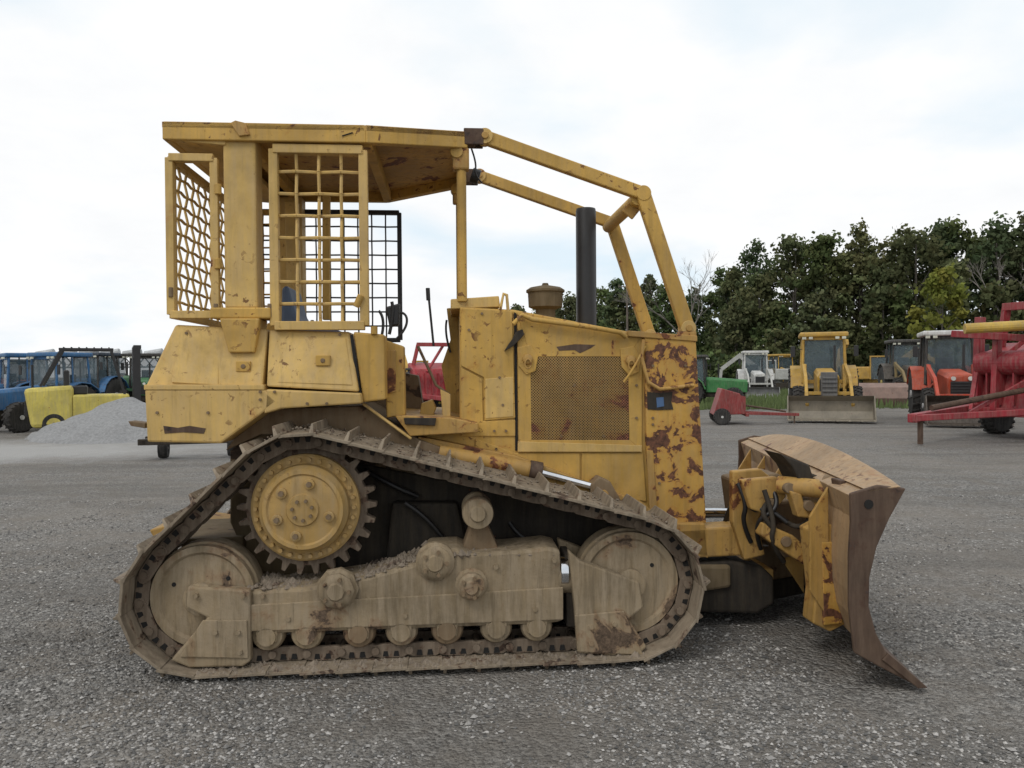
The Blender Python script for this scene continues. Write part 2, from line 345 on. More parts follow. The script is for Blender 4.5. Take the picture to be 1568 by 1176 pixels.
ux0,ux1=q[0][0],q[1][0]; wz0,wz1=q[2][1],q[0][1]; a=Acc(); st=.0125
Wd,Ht=ux1-ux0,wz1-wz0; k=-Ht
while k<Wd:
    for s_ in (1,-1):
        x0=max(0,k); x1=min(Wd,k+Ht)
        if x1-x0>.004:
            z0=x0-k; z1=x1-k
            if s_<0: z0,z1=Ht-z0,Ht-z1
            a.beam((ux0+x0,.689+.001*s_,wz0+z0),(ux0+x1,.689+.001*s_,wz0+z1),.002,.0042,Vector((0,1,0)).cross(Vector((1,0,s_))))
    k+=st*1.41
a.out('engine_screen',M['grl'],dz)
prism('radiator_guard',[(987,516),(1066,520),(1082,802),(1003,802),(990,690)],.665,1.735,M['rusty'],dz,.01)
prism('radiator_guard_rib',[(990,690),(1000,690),(1008,800),(996,800)],.655,.665,M['rusty2'],dz,.003)
prism('radiator_guard_cap',[(962,506),(1068,514),(1068,523),(962,515)],.655,1.745,M['rusty2'],dz,.005)
prism('decal_plate',[(991,600),(1012,602),(1030,600),(1028,615),(1031,627),(1008,628),(992,627)],.660,.665,M['dark'],dz,0)
prism('decal_square',[(1005,609),(1016,608),(1017,622),(1006,624)],.657,.660,M['blue'],dz,0)
for k,(x,y) in enumerate(((808,550),(966,552))):
    u,w=S(x,y,.66); lathe('door_latch_%d'%k,(u,w),[(.02,.645),(.03,.65),(.034,.66),(.034,.685)],M['rusty2'],dz,20)
    prism('latch_plate_%d'%k,[(x-16,y-18),(x+4,y-22),(x+16,y-4),(x+12,y+18),(x-2,y+24),(x-14,y+10)],.672,.686,M['yel'],dz,.004)
    tube('latch_ring_%d'%k,[Vector((u+.02*math.cos(t),.64,w-.03+.03*math.sin(t))) for t in [i*.52 for i in range(13)]],.005,M['rusty2'],dz)
for k,(x,y) in enumerate(((765,578),(718,505),(880,590),(860,668),(925,668),(975,640),(975,590),(1000,560),(1050,560),(1010,740),(770,620),(757,660),(738,480),(775,660),(760,688),(1000,650),(1000,640))):
    p=P(x,y,.655 if x>986 else .675); cylo('bolt_head_%d'%k,p,p+Vector((0,.03,0)),.009,M['dirty'],dz,6,bev=0)
prism('hook_latch',[(772,538),(778,528),(784,520),(790,508),(800,504),(803,512),(794,522),(786,530)],.66,.684,M['dark'],dz,.004)
prism('worn_decal',[(852,531),(880,527),(912,528),(905,533),(888,541),(880,536),(856,537)],.683,.6848,M['blade'],dz,0)
tube('hood_handrail',[P(786,496,.64),P(800,482,.64),P(815,489,.64),P(900,500,.64),P(950,509,.64),P(958,516,.66)],.016,M['yel'],dz)
tube('hood_release_rod',[P(986,520,.64),P(982,545,.64),P(992,585,.64),P(1010,596,.64),P(1062,590,.64)],.013,M['rusty2'],dz)
hose('hood_wire',[P(988,530,.64),P(968,570,.63),P(955,585,.64)],.008,M['yel'],dz)
tube('hand_grip',[P(778,476,.7),P(776,452,.7),P(771,450,.7),P(766,474,.7)],.011,M['yel2'],dz)
u,w=S(897,320,1.2); lathe('exhaust_stack',(u,1.2),[(.05,w-.9),(.072,w-.9),(.072,w-.02),(.068,w),(.055,w),(.052,w-.1)],M['black'],dz,28,axis='z')
u,w=S(835,438,1.2); lathe('air_precleaner',(u,1.2),[(.02,w+.02),(.025,w+.005),(.11,w-.012),(.137,w-.03),(.137,w-.045),(.125,w-.05),(.12,w-.15),(.07,w-.17),(.07,w-.4)],M['hull'],dz,32,axis='z')
prism('dash_top',[(690,458),(764,453),(766,470),(690,473)],.72,1.68,M['yel2'],dz,.006)
prism('dash_panel',[(684,472),(706,470),(706,645),(690,640),(676,560),(690,520)],1.35,1.68,M['yel'],dz,.006)
prism('platform_deck',[(604,636),(690,640),(732,648),(732,662),(628,668)],.52,1.95,M['rusty2'],dz,.006)
prism('platform_dark_step',[(618,640),(668,640),(666,652),(620,650)],.5,.75,M['dark'],dz,.004)
prism('brake_pedal',[(645,618),(662,612),(668,625),(660,645),(642,642)],.85,1.0,M['yel'],dz,.006)
prism('step_post',[(674,596),(690,604),(690,640),(678,640)],.75,.82,M['yel2'],dz,.005)
tube('brake_rod',[P(640,530,.85),P(668,590,.85),P(690,606,.85)],.01,M['dirty'],dz)
beamo('fender_edge_strip',P(556,618,.52),P(630,672,.52),.05,.015,M['yel2'],dz)
def tapered(name,ptsb,vs_near,vs_far,mt,bev=.012):
    """polygon with a separate near-side v per vertex"""
    near=[P(x,y,v) for (x,y),v in zip(ptsb,vs_near)]
    far=[Vector((p.x,vf,p.z)) for p,vf in zip(near,vs_far)]
    a=Acc(); a.prism(near,far); return a.out(name,mt,dz,bev)
tapered('fuel_tank_upper',[(268,497),(410,504),(402,592),(222,592)],[.46,.46,.37,.37],[1.94,1.94,2.03,2.03],M['yel2'],.014)
tapered('fuel_tank_lower',[(221,596),(404,596),(426,615),(400,634),(338,679),(225,677)],[.34]*6,[2.06]*6,M['yel2'],.012)
prism('fuel_tank_ledge',[(220,589),(404,589),(404,597),(220,597)],.335,2.065,M['yel2'],dz,.004)
tapered('near_fender_box',[(412,505),(536,508),(549,600),(408,592)],[.46,.46,.36,.36],[.85]*4,M['yel2'],.012)
tapered('near_fender_skirt',[(407,596),(552,602),(554,618),(430,626),(404,634)],[.34]*5,[.85]*5,M['yel2'],.01)
tapered('near_fender_door',[(428,518),(530,518),(540,590),(424,586)],[.445,.445,.365,.365],[.5]*4,M['yel2'],.006)
tapered('tank_door',[(272,516),(336,518),(334,590),(262,586)],[.445,.445,.365,.365],[.5]*4,M['yel2'],.006)
a=Acc(); q=S(410,505,2.0); a.box(q[0],S(540,505,.46)[0],1.55,1.96,S(410,592,.36)[1],q[1]-.12+.0)
a.out('far_fender_box',M['yel'],dz,.01)
prism('rust_strip_low',[(250,652),(272,655),(290,652),(315,656),(312,664),(280,662),(252,664)],.337,.3395,M['blade'],dz,0)
prism('rear_taillight_arm',[(196,645),(222,648),(222,656),(200,652)],.6,.7,M['dirty'],dz,.003)
for k,(x,y) in enumerate(((372,561),(494,552))):
    prism('latch_pad_%d'%k,[(x-11,y-8),(x+11,y-8),(x+11,y+8),(x-11,y+8)],.385,.42,M['yel'],dz,.004); p=P(x,y,.38); cylo('latch_core_%d'%k,p,p+Vector((0,.02,0)),.014,M['dirty'],dz,12)
for k,(x,y) in enumerate(((240,632),(318,632),(398,600),(398,612),(420,600),(470,618),(500,618),(285,510),(385,515),(520,512))):
    p=P(x,y,.33 if y>590 else .44); cylo('tank_bolt_%d'%k,p,p+Vector((0,.03,0)),.009,M['dirty'],dz,6,bev=0)
prism('console_side',[(541,508),(588,512),(590,612),(556,616)],.42,.62,M['yel'],dz,.01)
beamo('console_seam',P(538,512,.415),P(552,612,.415),.006,.018,M['hole'],dz,0)
prism('console_inner',[(588,520),(618,530),(620,636),(592,640)],.60,.75,M['yel'],dz,.008)
prism('console_front_plate',[(590,536),(606,536),(606,600),(590,604)],.585,.60,M['rusty2'],dz,.004)
cylo('console_knob',P(573,512,.42),P(573,500,.42),.02,M['yel'],dz)
prism('seat_back',[(431,440),(440,436),(452,480),(466,505),(430,505)],.98,1.42,M['seat'],dz,.02)
prism('seat_cushion',[(430,500),(520,505),(520,530),(430,530)],.95,1.45,M['seat'],dz,.02)
prism('seat_base',[(440,530),(520,530),(520,640),(440,640)],1.0,1.4,M['dark'],dz,.01)
hose('control_lever_1',[P(596,512,.8),P(604,480,.8),P(600,462,.8)],.011,M['black'],dz)
hose('control_lever_2',[P(606,520,.7),P(622,505,.7),P(624,480,.7),P(612,478,.7)],.008,M['black'],dz)
hose('control_lever_3',[P(585,512,.6),P(590,486,.6),P(580,476,.6)],.009,M['black'],dz)
prism('control_head',[(590,470),(612,464),(610,498),(596,500)],.8,.9,M['black'],dz,.01)
hose('steering_lever',[P(664,530,.9),P(661,500,.9),P(656,450,.9)],.008,M['black'],dz)
cylo('steering_lever_grip',P(656,460,.9),P(655,441,.9),.014,M['black'],dz)
hose('steering_lever_2',[P(690,540,1.3),P(680,510,1.3),P(684,490,1.3)],.008,M['black'],dz)
prism('floor_console',[(560,560),(640,575),(650,640),(560,640)],1.5,1.75,M['dirty'],dz,.01)
# ---------------- canopy
zt=S(400,188,.40)[1]; u_b=S(248,188,.40)[0]; u_m=S(560,186,.40)[0]; u_f,zf=S(716,201,.68)
plan=[(u_b,.40,zt),(u_m,.40,zt),(u_f,.68,zf),(u_f,1.72,zf),(u_m,2.0,zt),(u_b,2.0,zt)]
A=[Vector((x,y,z)) for x,y,z in plan]; a=Acc()
c1=[p+Vector((0,0,-.035)) for p in A]; c2=[p+Vector((0,0,-.004)) for p in A]
a.add([c1[0],c1[1],c1[4],c1[5],c2[0],c2[1],c2[4],c2[5]],[(0,1,2,3),(4,5,6,7),(0,1,5,4),(1,2,6,5),(2,3,7,6),(3,0,4,7)])
a.add([c1[1],c1[2],c1[3],c1[4],c2[1],c2[2],c2[3],c2[4]],[(0,1,2,3),(4,5,6,7),(0,1,5,4),(1,2,6,5),(2,3,7,6),(3,0,4,7)])
a.out('roof_sheet',M['rusty2'],dz)
for k in range(6):
    p,q=A[k],A[(k+1)%6]; h=.105; a=Acc()
    ip=lambda s: Vector((s.x+(.05 if s.x<-1 else -.05)*1, s.y+(.05 if s.y<1.2 else -.05), s.z))
    ring=[p,q,ip(q),ip(p)]
    a.prism(ring,[v-Vector((0,0,h)) for v in ring]); a.out('roof_rim_%d'%k,M['yel'],dz,.006)
prism('roof_rear_lip',[(248,212),(345,213),(345,222),(280,216)],.42,1.98,M['yel2'],dz,.004)
for k,x in enumerate((372,560)):
    uu=S(x,200,.4)[0]; a=Acc(); a.box(uu-.03,uu+.03,.46,1.94,zt-.11,zt-.036); a.out('roof_crossmember_%d'%k,M['yel'],dz,.006)
prism('roof_lug',[(352,188),(360,184),(376,188),(382,206),(366,208)],.385,.402,M['rusty2'],dz,.004)
beamo('roof_seam',P(524,208,.396),P(540,203,.396),.004,.006,M['hole'],dz,0)
def post(name,x0,x1,y0,y1,v,dp,mt=M['yel2']):
    a=Acc(); ua=S((x0+x1)/2-(x1-x0)/2,y1,v)[0]; ub=S(x1,y1,v)[0]; a.box(ua,ub,v,v+dp,S(x0,y1,v)[1],S(x0,y0,v)[1]); return a.out(name,mt,dz,.012),ua,ub
_,ua,ub=post('rops_post_near',344,394,211,472,.43,.16)
a=Acc(); a.box(ua,ub,1.81,1.97,S(360,472,.43)[1],zt-.1); a.out('rops_post_far',M['yel2'],dz,.012)
for tag,y0,y1 in (('near',.43,.60),('far',1.80,1.97)):
    a=Acc(); a.box(ua-.08,ub+.08,y0-.02,y1+.02,S(360,488,.43)[1],S(360,471,.43)[1]); a.out('rops_foot_'+tag,M['yel'],dz,.01)
    zz=S(360,488,.43)[1]; z2=S(360,540,.4)[1]; a=Acc(); e=-.04 if tag=='near' else 0; e2=.04-.0 if tag=='far' else 0
    a.prism([(ua-.02,y0+e,zz),(ub+.02,y0+e,zz),(ub+.02,y1+e2,zz),(ua-.02,y1+e2,zz)],[(ua+.03,y0+e,z2),(ub-.01,y0+e,z2),(ub-.01,y1+e2,z2),(ua+.03,y1+e2,z2)]); a.out('rops_gusset_'+tag,M['yel'],dz,.008)
    for dx in (-.05,.26):
        yc=(y0+y1)/2; cylo('rops_bolt_'+tag,(ua+dx,y0,S(360,478,.43)[1]-.03),(ua+dx,y0,S(360,465,.43)[1]),.014,M['dirty'],dz,8)
p=P(706,228,.72); q=P(708,462,.72)
cylo('front_post_near',Vector((q.x,.72,q.z)),Vector((q.x,.72,p.z+.02)),.031,M['yel'],dz)
cylo('front_post_far',Vector((q.x,1.68,q.z)),Vector((q.x,1.68,p.z-.01)),.031,M['yel'],dz)
for v in (.72,1.68):
    a=Acc(); a.box(q.x-.055,q.x+.05,v-.04,v+.04,p.z-.14,p.z+.0); a.out('post_bracket',M['rusty2'],dz,.012)
    cylo('post_clamp',(q.x-.03,v-.05,p.z-.03),(q.x-.03,v+.05,p.z-.03),.04,M['yel'],dz)
hose('work_lamp_wire',[P(722,228,.75),P(730,250,.75),P(726,268,.75),P(738,280,.8)],.006,M['black'],dz)
cylo('work_lamp',P(722,268,.9),P(734,272,.9),.05,M['black'],dz)
def flatbar(name,p,q,hgt,thk,mt):
    p=Vector(p);q=Vector(q); d=(q-p).normalized(); n=Vector((d.z,0,-d.x))
    a=Acc(); r=[p+n*hgt/2,q+n*hgt/2,q-n*hgt/2,p-n*hgt/2]; a.prism([k+Vector((0,-thk/2,0)) for k in r],[k+Vector((0,thk/2,0)) for k in r]); return a.out(name,mt,dz,.008)
A1=P(742,212,.74); B1=P(984,297,.72); C1=P(1052,503,.72)
for tag,v in (('near',.72),('far',1.68)):
    a_=Vector((A1.x,v,A1.z)); b_=Vector((B1.x,v,B1.z)); c_=Vector((C1.x,v,C1.z))
    flatbar('limb_riser_upper_'+tag,a_,b_,.085,.06,M['yel']); flatbar('limb_riser_front_'+tag,b_,c_,.095,.06,M['yel'])
    cylo('riser_elbow_'+tag,b_+Vector((0,-.034,0)),b_+Vector((0,.034,0)),.05,M['yel'],dz)
    for e in (a_,c_):
        cylo('riser_eye_'+tag,e+Vector((0,-.042,0)),e+Vector((0,.042,0)),.05,M['yel2'],dz); cylo('riser_pin_'+tag,e+Vector((0,-.055,0)),e+Vector((0,.055,0)),.022,M['rusty2'],dz)
    a=Acc(); a.box(A1.x-.135,A1.x-.01,v-.05,v-.035,A1.z-.06,A1.z+.045); a.box(A1.x-.135,A1.x-.01,v+.035,v+.05,A1.z-.06,A1.z+.045); a.box(A1.x-.135,A1.x-.06,v-.035,v+.035,A1.z-.06,A1.z+.04); a.out('riser_roof_bracket_'+tag,M['blade'],dz,.006)
    a=Acc(); a.box(C1.x-.06,C1.x+.05,v-.05,v+.05,C1.z-.09,C1.z-.02); a.out('riser_foot_'+tag,M['rusty2'],dz,.01)
cylo('riser_cross_tube',(B1.x-.03,.72,B1.z-.03),(B1.x-.03,1.68,B1.z-.03),.045,M['yel'],dz)
flatbar('riser_inner_gusset',P(960,330,.8),P(984,300,.8),.09,.02,M['rusty2'])
# ---------------- screens
def lattice(name,corner,ux,uy,nx,ny,r,mt,framew=.0,fm=None,fr=.02):
    c=Vector(corner);ux=Vector(ux);uy=Vector(uy); a=Acc(); nrm=ux.cross(uy).normalized()
    for i in range(1,nx):
        p=c+ux*i/nx
        for j in range(ny):   # crimped wire
            s0=r*(1 if (i+j)%2 else -1); a.cyl(p+uy*j/ny+nrm*s0,p+uy*(j+1)/ny-nrm*s0,r,6)
    for j in range(1,ny):
        p=c+uy*j/ny
        for i in range(nx):
            s0=r*(-1 if (i+j)%2 else 1); a.cyl(p+ux*i/nx+nrm*s0,p+ux*(i+1)/nx-nrm*s0,r,6)
    a.out(name+'_mesh',mt,dz)
    k=[c,c+ux,c+ux+uy,c+uy]; a=Acc()
    for i in range(4): a.beam(k[i],k[(i+1)%4],fr,fr*1.3 if abs((k[(i+1)%4]-k[i]).z)<.1 else fr,nrm)
    a.out(name+'_frame',fm or mt,dz,.004)
v=.45
tl=S(419,229,v); tr=S(556,229,v); bl=S(421,499,v)
lattice('side_screen_near',(tl[0],v,bl[1]),(tr[0]-tl[0],0,0),(0,0,tl[1]-bl[1]),4,8,.0105,M['yel2'],fr=.052,fm=M['yel2'])
ux_=S(398,400,1.95)[0]; ur=S(612,400,1.95)[0]
lattice('side_screen_far',(ux_,1.95,bl[1]-.02),(ur-ux_,0,0),(0,0,S(600,322,1.95)[1]-bl[1]),10,9,.0065,M['black'],fr=.035)
u0_=S(262,400,v)[0]; u1_=S(330,400,v)[0]; zt_=S(260,242,v)[1]; zb_=S(262,482,v)[1]
lattice('corner_frame_near',(u0_,v,zb_),(u1_-u0_,0,0),(0,0,zt_-zb_),1,1,.006,M['yel2'],fr=.045)
lattice('corner_frame_far',(u0_,1.95,zb_),(u1_-u0_,0,0),(0,0,zt_-zb_),3,10,.007,M['yel'],fr=.04)
lattice('rear_screen',(u0_,.48,zb_),(0.0,1.44,0),(0,0,zt_-zb_),12,11,.009,M['yel2'],fr=.04)
for y in (290,404):
    p=P(334,y,.43); cylo('screen_hinge',p+Vector((0,0,-.03)),p+Vector((0,0,.03)),.02,M['yel'],dz)
cylo('screen_peg',P(262,455,.43),P(262,440,.43),.014,M['dirty'],dz); cylo('screen_peg',P(545,470,.42),P(553,452,.42),.02,M['yel'],dz)
beamo('inner_support_post',P(500,300,1.2),P(500,490,1.2),.05,.05,M['yel'],dz)
beamo('inner_support_post_2',P(447,310,1.6),P(452,490,1.6),.09,.09,M['yel2'],dz)
# ---------------- lift cylinder and front linkage
p=P(672,694,.58); q=P(822,722,.58); cylo('lift_cylinder',p,q,.053,M['rusty2'],dz,24); d=(q-p).normalized()
cylo('lift_cylinder_gland',q-d*.05,q+d*.03,.064,M['blade'],dz,24)
e=P(912,746,.58); cylo('lift_cylinder_rod',q,e,.024,M['chrome'],dz,20)
prism('lift_clevis',[(905,742),(918,730),(935,738),(960,782),(950,786),(905,776)],.54,.66,M['dirty'],dz,.01)
cylo('lift_pin',P(925,758,.52),P(925,758,.52)+Vector((0,.03,0)),.03,M['rusty2'],dz)
hose('lift_hose',[P(660,692,.6),P(640,680,.62),P(625,690,.62)],.018,M['black'],dz)
for tag,v0,v1 in (('near',.60,.80),('far',1.6,1.8)):
    prism('push_beam_'+tag,[(1022,812),(1138,806),(1152,815),(1150,850),(1060,855),(1040,840)],v0,v1,M['rusty2'],dz,.012,vref=.6)
    pr=S(1150,832,.7); p2=S(1215,832,.7); cylo('angle_rod_'+tag,(pr[0],(v0+v1)/2,pr[1]),(p2[0],(v0+v1)/2,p2[1]),.022,M['chrome'],dz)
cylo('upper_rod',P(1078,783,.9),P(1122,783,.9),.022,M['chrome'],dz)
prism('c_frame_nose',[(1060,862),(1120,858),(1168,868),(1186,885),(1186,925),(1160,940),(1070,938)],.62,1.78,M['dark'],dz,.02)
prism('c_frame_arm_near',[(960,880),(1070,866),(1120,866),(1120,900),(960,925)],.585,.70,M['hull'],dz,.02)
u,w=S(1145,880,.75); cylo('nose_cap',(u,.8,w-.03),(u,.8,w+.06),.13,M['rusty2'],dz,28); cylo('nose_cap_2',(u,.8,w+.0),(u-.05,.8,w+.1),.07,M['rusty2'],dz,28)
prism('nose_block',[(1085,868),(1120,858),(1185,872),(1185,890),(1085,893)],.66,.95,M['rusty2'],dz,.01)
prism('ball_mount',[(1160,890),(1250,880),(1260,905),(1165,925)],1.0,1.35,M['dark'],dz,.03)
# ---------------- blade (angled about 11 degrees, far end leading)
BV=-.44; BA=R(11); BL=3.15; bd=Vector((math.sin(BA),math.cos(BA),0))
front=[(1388,748),(1362,795),(1343,838),(1332,885),(1331,930),(1342,970),(1362,1008),(1418,1058)]
back=[(1398,1048),(1340,1018),(1308,1000),(1300,930),(1300,850),(1303,800),(1302,756),(1345,743)]
sec=[P(x,y,BV) for x,y in front+back]
for p in sec: p.z=max(p.z,.012)
def bladesec(lo,hi,mt,name,grow=0,bev=.006):
    a=Acc(); a.prism([p+bd*lo for p in sec],[p+bd*hi for p in sec]); return a.out(name,mt,dz,bev)
bladesec(0,.03,M['blade'],'blade_end_plate_near',bev=.008); bladesec(BL-.03,BL,M['blade'],'blade_end_plate_far',bev=.008)
inn=[P(x,y,BV) for x,y in [(1384,751),(1358,795),(1339,838),(1328,885),(1327,930),(1338,970),(1358,1008),(1395,1044),(1340,1008),(1322,960),(1316,920),(1314,880),(1315,845),(1318,800),(1308,762),(1345,747)]]
a=Acc(); a.prism([p+bd*.03 for p in inn],[p+bd*(BL-.03) for p in inn]); a.out('blade_mouldboard',M['bladey'],dz,.004)
edge=[P(x,y,BV) for x,y in [(1360,1000),(1420,1060),(1405,1056),(1350,1010)]]
for p in edge: p.z=max(p.z,.01)
a=Acc(); a.prism([p+bd*-.01 for p in edge],[p+bd*(BL+.01) for p in edge]); a.out('blade_cutting_edge',M['blade'],dz,.004)
tp=P(1384,749,BV); vs=[];fs=[]; n=24
for i in range(n+1):
    s=i/n*BL; hgt=.015+.10*math.sin(math.pi*min(1,i/n*1.0))**.8
    b0=tp+bd*s+Vector((-.20,0,.0)); b1=tp+bd*s+Vector((-.03,0,hgt))
    vs+=[b0,b1,b1+Vector((.016,0,-.004)),b0+Vector((.016,0,-.01))]
for i in range(n):
    for j in range(4): fs.append((i*4+j,i*4+(j+1)%4,(i+1)*4+(j+1)%4,(i+1)*4+j))
fs+=[(0,1,2,3),tuple(n*4+j for j in (3,2,1,0))]
mesh('blade_spill_plate',vs,fs,M['bladey'],dz,.002)
hp=P(1330,772,BV); cylo('blade_end_hole',hp+Vector((0,-.004,0)),hp+Vector((0,.02,0)),.024,M['hole'],dz,20,bev=0)
tb=P(1303,757,BV)
for k in range(5):
    pc=(tb+bd*(.45+k*.55)); a=Acc()
    rg=(pc+Vector((0.02,0,-.03)),pc+Vector((-.09,0,-.2)),pc+Vector((-.09,0,-.62)),pc+Vector((.03,0,-.8)))
    a.prism(rg,[q+bd*.03 for q in rg])
    a.out('blade_back_rib_%d'%k,M['rusty2'],dz,.005)
prism('blade_lug_beam',[(1240,812),(1262,800),(1302,812),(1306,950),(1272,968),(1245,955),(1250,905)],.02,.16,M['rusty2'],dz,.01)
prism('blade_lug_beam_side',[(1258,830),(1292,830),(1290,955),(1262,958)],.0,.03,M['rusty'],dz,.006)
cylo('tilt_cylinder',P(1192,742,.35),P(1290,752,.1),.055,M['rusty2'],dz,24); cylo('tilt_cylinder_collar',P(1262,748,.2),P(1282,750,.15),.08,M['dirty'],dz,24)
prism('tilt_bracket_top',[(1194,694),(1240,712),(1248,738),(1228,744),(1214,716)],.25,.5,M['dark'],dz,.01)
prism('blade_top_tab',[(1285,735),(1322,738),(1320,745),(1290,770)],-.1,.0,M['blade'],dz,.008)
prism('trunnion_plate_a',[(1122,722),(1165,718),(1186,735),(1178,765),(1160,800),(1172,850),(1140,858),(1122,800)],.55,.62,M['rusty2'],dz,.01)
prism('trunnion_plate_b',[(1135,735),(1190,730),(1205,760),(1180,790),(1150,780)],.36,.42,M['rusty2'],dz,.01)
prism('linkage_block',[(1180,770),(1250,760),(1260,800),(1240,850),(1200,855),(1175,810)],.5,1.0,M['dirty'],dz,.02)
prism('clevis_near',[(1210,752),(1228,756),(1232,772),(1258,768),(1250,795),(1222,792)],.22,.3,M['rusty2'],dz,.01)
prism('linkage_arm',[(1168,800),(1215,820),(1260,860),(1255,880),(1205,848),(1165,820)],.3,.4,M['rusty2'],dz,.012)
prism('centre_mast',[(1125,735),(1190,725),(1240,745),(1240,880),(1180,890),(1140,850)],1.0,1.3,M['dirty'],dz,.02)
for k,pts in enumerate((((1180,745,.4),(1200,775,.3),(1150,800,.35),(1165,840,.5)),((1190,760,.4),(1160,775,.3),(1185,815,.3),(1215,845,.4)),((1140,760,.5),(1150,785,.4),(1175,775,.35),(1205,800,.3)),((1265,752,.2),(1240,800,.25),(1215,810,.3),(1190,790,.4)),((1110,800,.8),(1118,770,.7),(1135,775,.6),(1155,765,.5)),((1200,740,.4),(1225,722,.35),(1260,735,.3),(1280,742,.2)),((1130,740,.5),(1145,770,.45),(1135,800,.5),(1150,830,.55)),((1170,750,.33),(1188,800,.28),(1178,830,.3),(1200,860,.4)))):
    hose('hydraulic_hose_%d'%k,[P(*t) for t in pts],.015,M['dark' if k%2 else 'black'],dz)
for k,(x,y,v) in enumerate(((1150,745,.53),(1182,772,.34),(1205,830,.28),(1240,775,.2),(1168,815,.5),(1210,748,.24))):
    p=P(x,y,v); cylo('linkage_pin_%d'%k,p,p+Vector((0,.12,0)),.032,M['dirty'],dz,16)
# ================================================================== GROUND
def gz(x,y):
    d=math.hypot(x,y-4)
    if d>60: return 0
    z=.016*noise.noise(Vector((x*.8,y*.8,0)))+.009*noise.noise(Vector((x*4,y*4,3)))+.006*noise.noise(Vector((x*11,y*11,5)))-.012
    if y<9:
        for (x0,y0,x1,y1,w,dp) in ((-4.5,3.35,-1.9,4.0,.22,.034),(-5.5,4.6,-2.3,4.9,.24,.026),(2.6,2.2,6.5,5.2,.2,.016),(3.0,4.2,8,6.6,.25,.016)):
            dx,dy=x1-x0,y1-y0; ll=math.hypot(dx,dy); s=((x-x0)*dx+(y-y0)*dy)/ll; t=((x-x0)*dy-(y-y0)*dx)/ll
            if -.2<s<ll+.2 and abs(t)<w*1.8:
                k=max(0,1-abs(t)/w)**.7 if abs(t)<w else 0
                f=min(1,(s+.2)*2,(ll+.2-s)*2)
                z+=f*(-dp*k*(.6+.6*math.sin((s+abs(t)*.6)*34))+ (dp*.7*max(0,1-abs(abs(t)-w*1.25)/(w*.4))))
    return z
xs=[0]
st=.045
while xs[-1]<900: xs.append(xs[-1]+st); st*=1.045 if xs[-1]>3.5 else 1.0
xs=[-x for x in xs[:0:-1]]+xs
ys=[1.5]; st=.035
while ys[-1]<1500: ys.append(ys[-1]+st); st*=1.045 if ys[-1]>6 else 1.0
ys=[-400,-50,-10,-2,0,1]+ys
vs=[(x,y,gz(x,y)) for y in ys for x in xs]; nx=len(xs)
fs=[(j*nx+i,j*nx+i+1,(j+1)*nx+i+1,(j+1)*nx+i) for j in range(len(ys)-1) for i in range(nx-1)]
m,nt,b=mat_new('gravel'); tc=N(nt,'ShaderNodeTexCoord').outputs['Object']
vo=N(nt,'ShaderNodeTexVoronoi'); vo.inputs['Scale'].default_value=42; nt.links.new(tc,vo.inputs['Vector'])
vo2=N(nt,'ShaderNodeTexVoronoi'); vo2.inputs['Scale'].default_value=95; nt.links.new(tc,vo2.inputs['Vector'])
sx=N(nt,'ShaderNodeSeparateColor'); nt.links.new(vo.outputs['Color'],sx.inputs[0])
sx2=N(nt,'ShaderNodeSeparateColor'); nt.links.new(vo2.outputs['Color'],sx2.inputs[0])
big=noise_n(nt,tc,.35,6,.6,.3); mid=noise_n(nt,tc,2.2,6,.65); fine=noise_n(nt,tc,25,6,.7)
pw=mth(nt,'POWER',sx.outputs[0],1.5); pw2=mth(nt,'POWER',sx2.outputs[0],1.4)
stone=mix(nt,pw,(.085,.083,.08),(.46,.445,.42)); stone2=mix(nt,pw2,(.09,.084,.078),(.40,.38,.35))
stone=mix(nt,ramp(nt,fine,.35,.65),stone,stone2)
dirt=mix(nt,fine,(.14,.122,.102),(.27,.24,.205))
col=mix(nt,mth(nt,'MULTIPLY',ramp(nt,mid,.46,.62),.6),stone,dirt)
col=mix(nt,mth(nt,'MULTIPLY',ramp(nt,big,.4,.62),.45),col,(.29,.26,.225))
mpz=N(nt,'ShaderNodeMapping'); mpz.inputs['Scale'].default_value=(.12,.55,1); nt.links.new(tc,mpz.inputs[0])
bands=noise_n(nt,mpz.outputs[0],1.6,6,.65,.5); col=mix(nt,mth(nt,'MULTIPLY',ramp(nt,bands,.47,.62),.45),col,(.13,.12,.108))
mp=N(nt,'ShaderNodeMapping'); mp.inputs['Location'].default_value=(11.5,-17.3,0); nt.links.new(tc,mp.inputs[0]); mp.vector_type='POINT'
sc2=N(nt,'ShaderNodeVectorMath',operation='MULTIPLY'); sc2.inputs[1].default_value=(.055,.14,0); nt.links.new(mp.outputs[0],sc2.inputs[0])
ln=N(nt,'ShaderNodeVectorMath',operation='LENGTH'); nt.links.new(sc2.outputs[0],ln.inputs[0])
dd=mth(nt,'ADD',ln.outputs['Value'],mth(nt,'MULTIPLY',mth(nt,'ADD',big,mth(nt,'MULTIPLY',mid,.5)),.5))
col=mix(nt,mth(nt,'MULTIPLY',ramp(nt,dd,.50,.85,(1,1,1,1),(0,0,0,1)),.8),col,(.48,.47,.455))
nt.links.new(col,b.inputs['Base Color']); b.inputs['Roughness'].default_value=.95; b.inputs['Specular IOR Level'].default_value=.2
hh=mth(nt,'ADD',mth(nt,'MULTIPLY',vo.outputs['Distance'],-1.2),mth(nt,'MULTIPLY',fine,.8)); hh=mth(nt,'ADD',hh,mth(nt,'MULTIPLY',mid,1.5))
hh=mth(nt,'ADD',hh,mth(nt,'MULTIPLY',vo2.outputs['Distance'],-.5))
bump(nt,b,hh,1.0,.022)
g=mesh('gravel_ground',vs,fs,m,None,smooth=True)
ms,nt,b=mat_new('loose_stone'); gi=N(nt,'ShaderNodeNewGeometry'); r_=mth(nt,'POWER',gi.outputs['Random Per Island'],1.5)
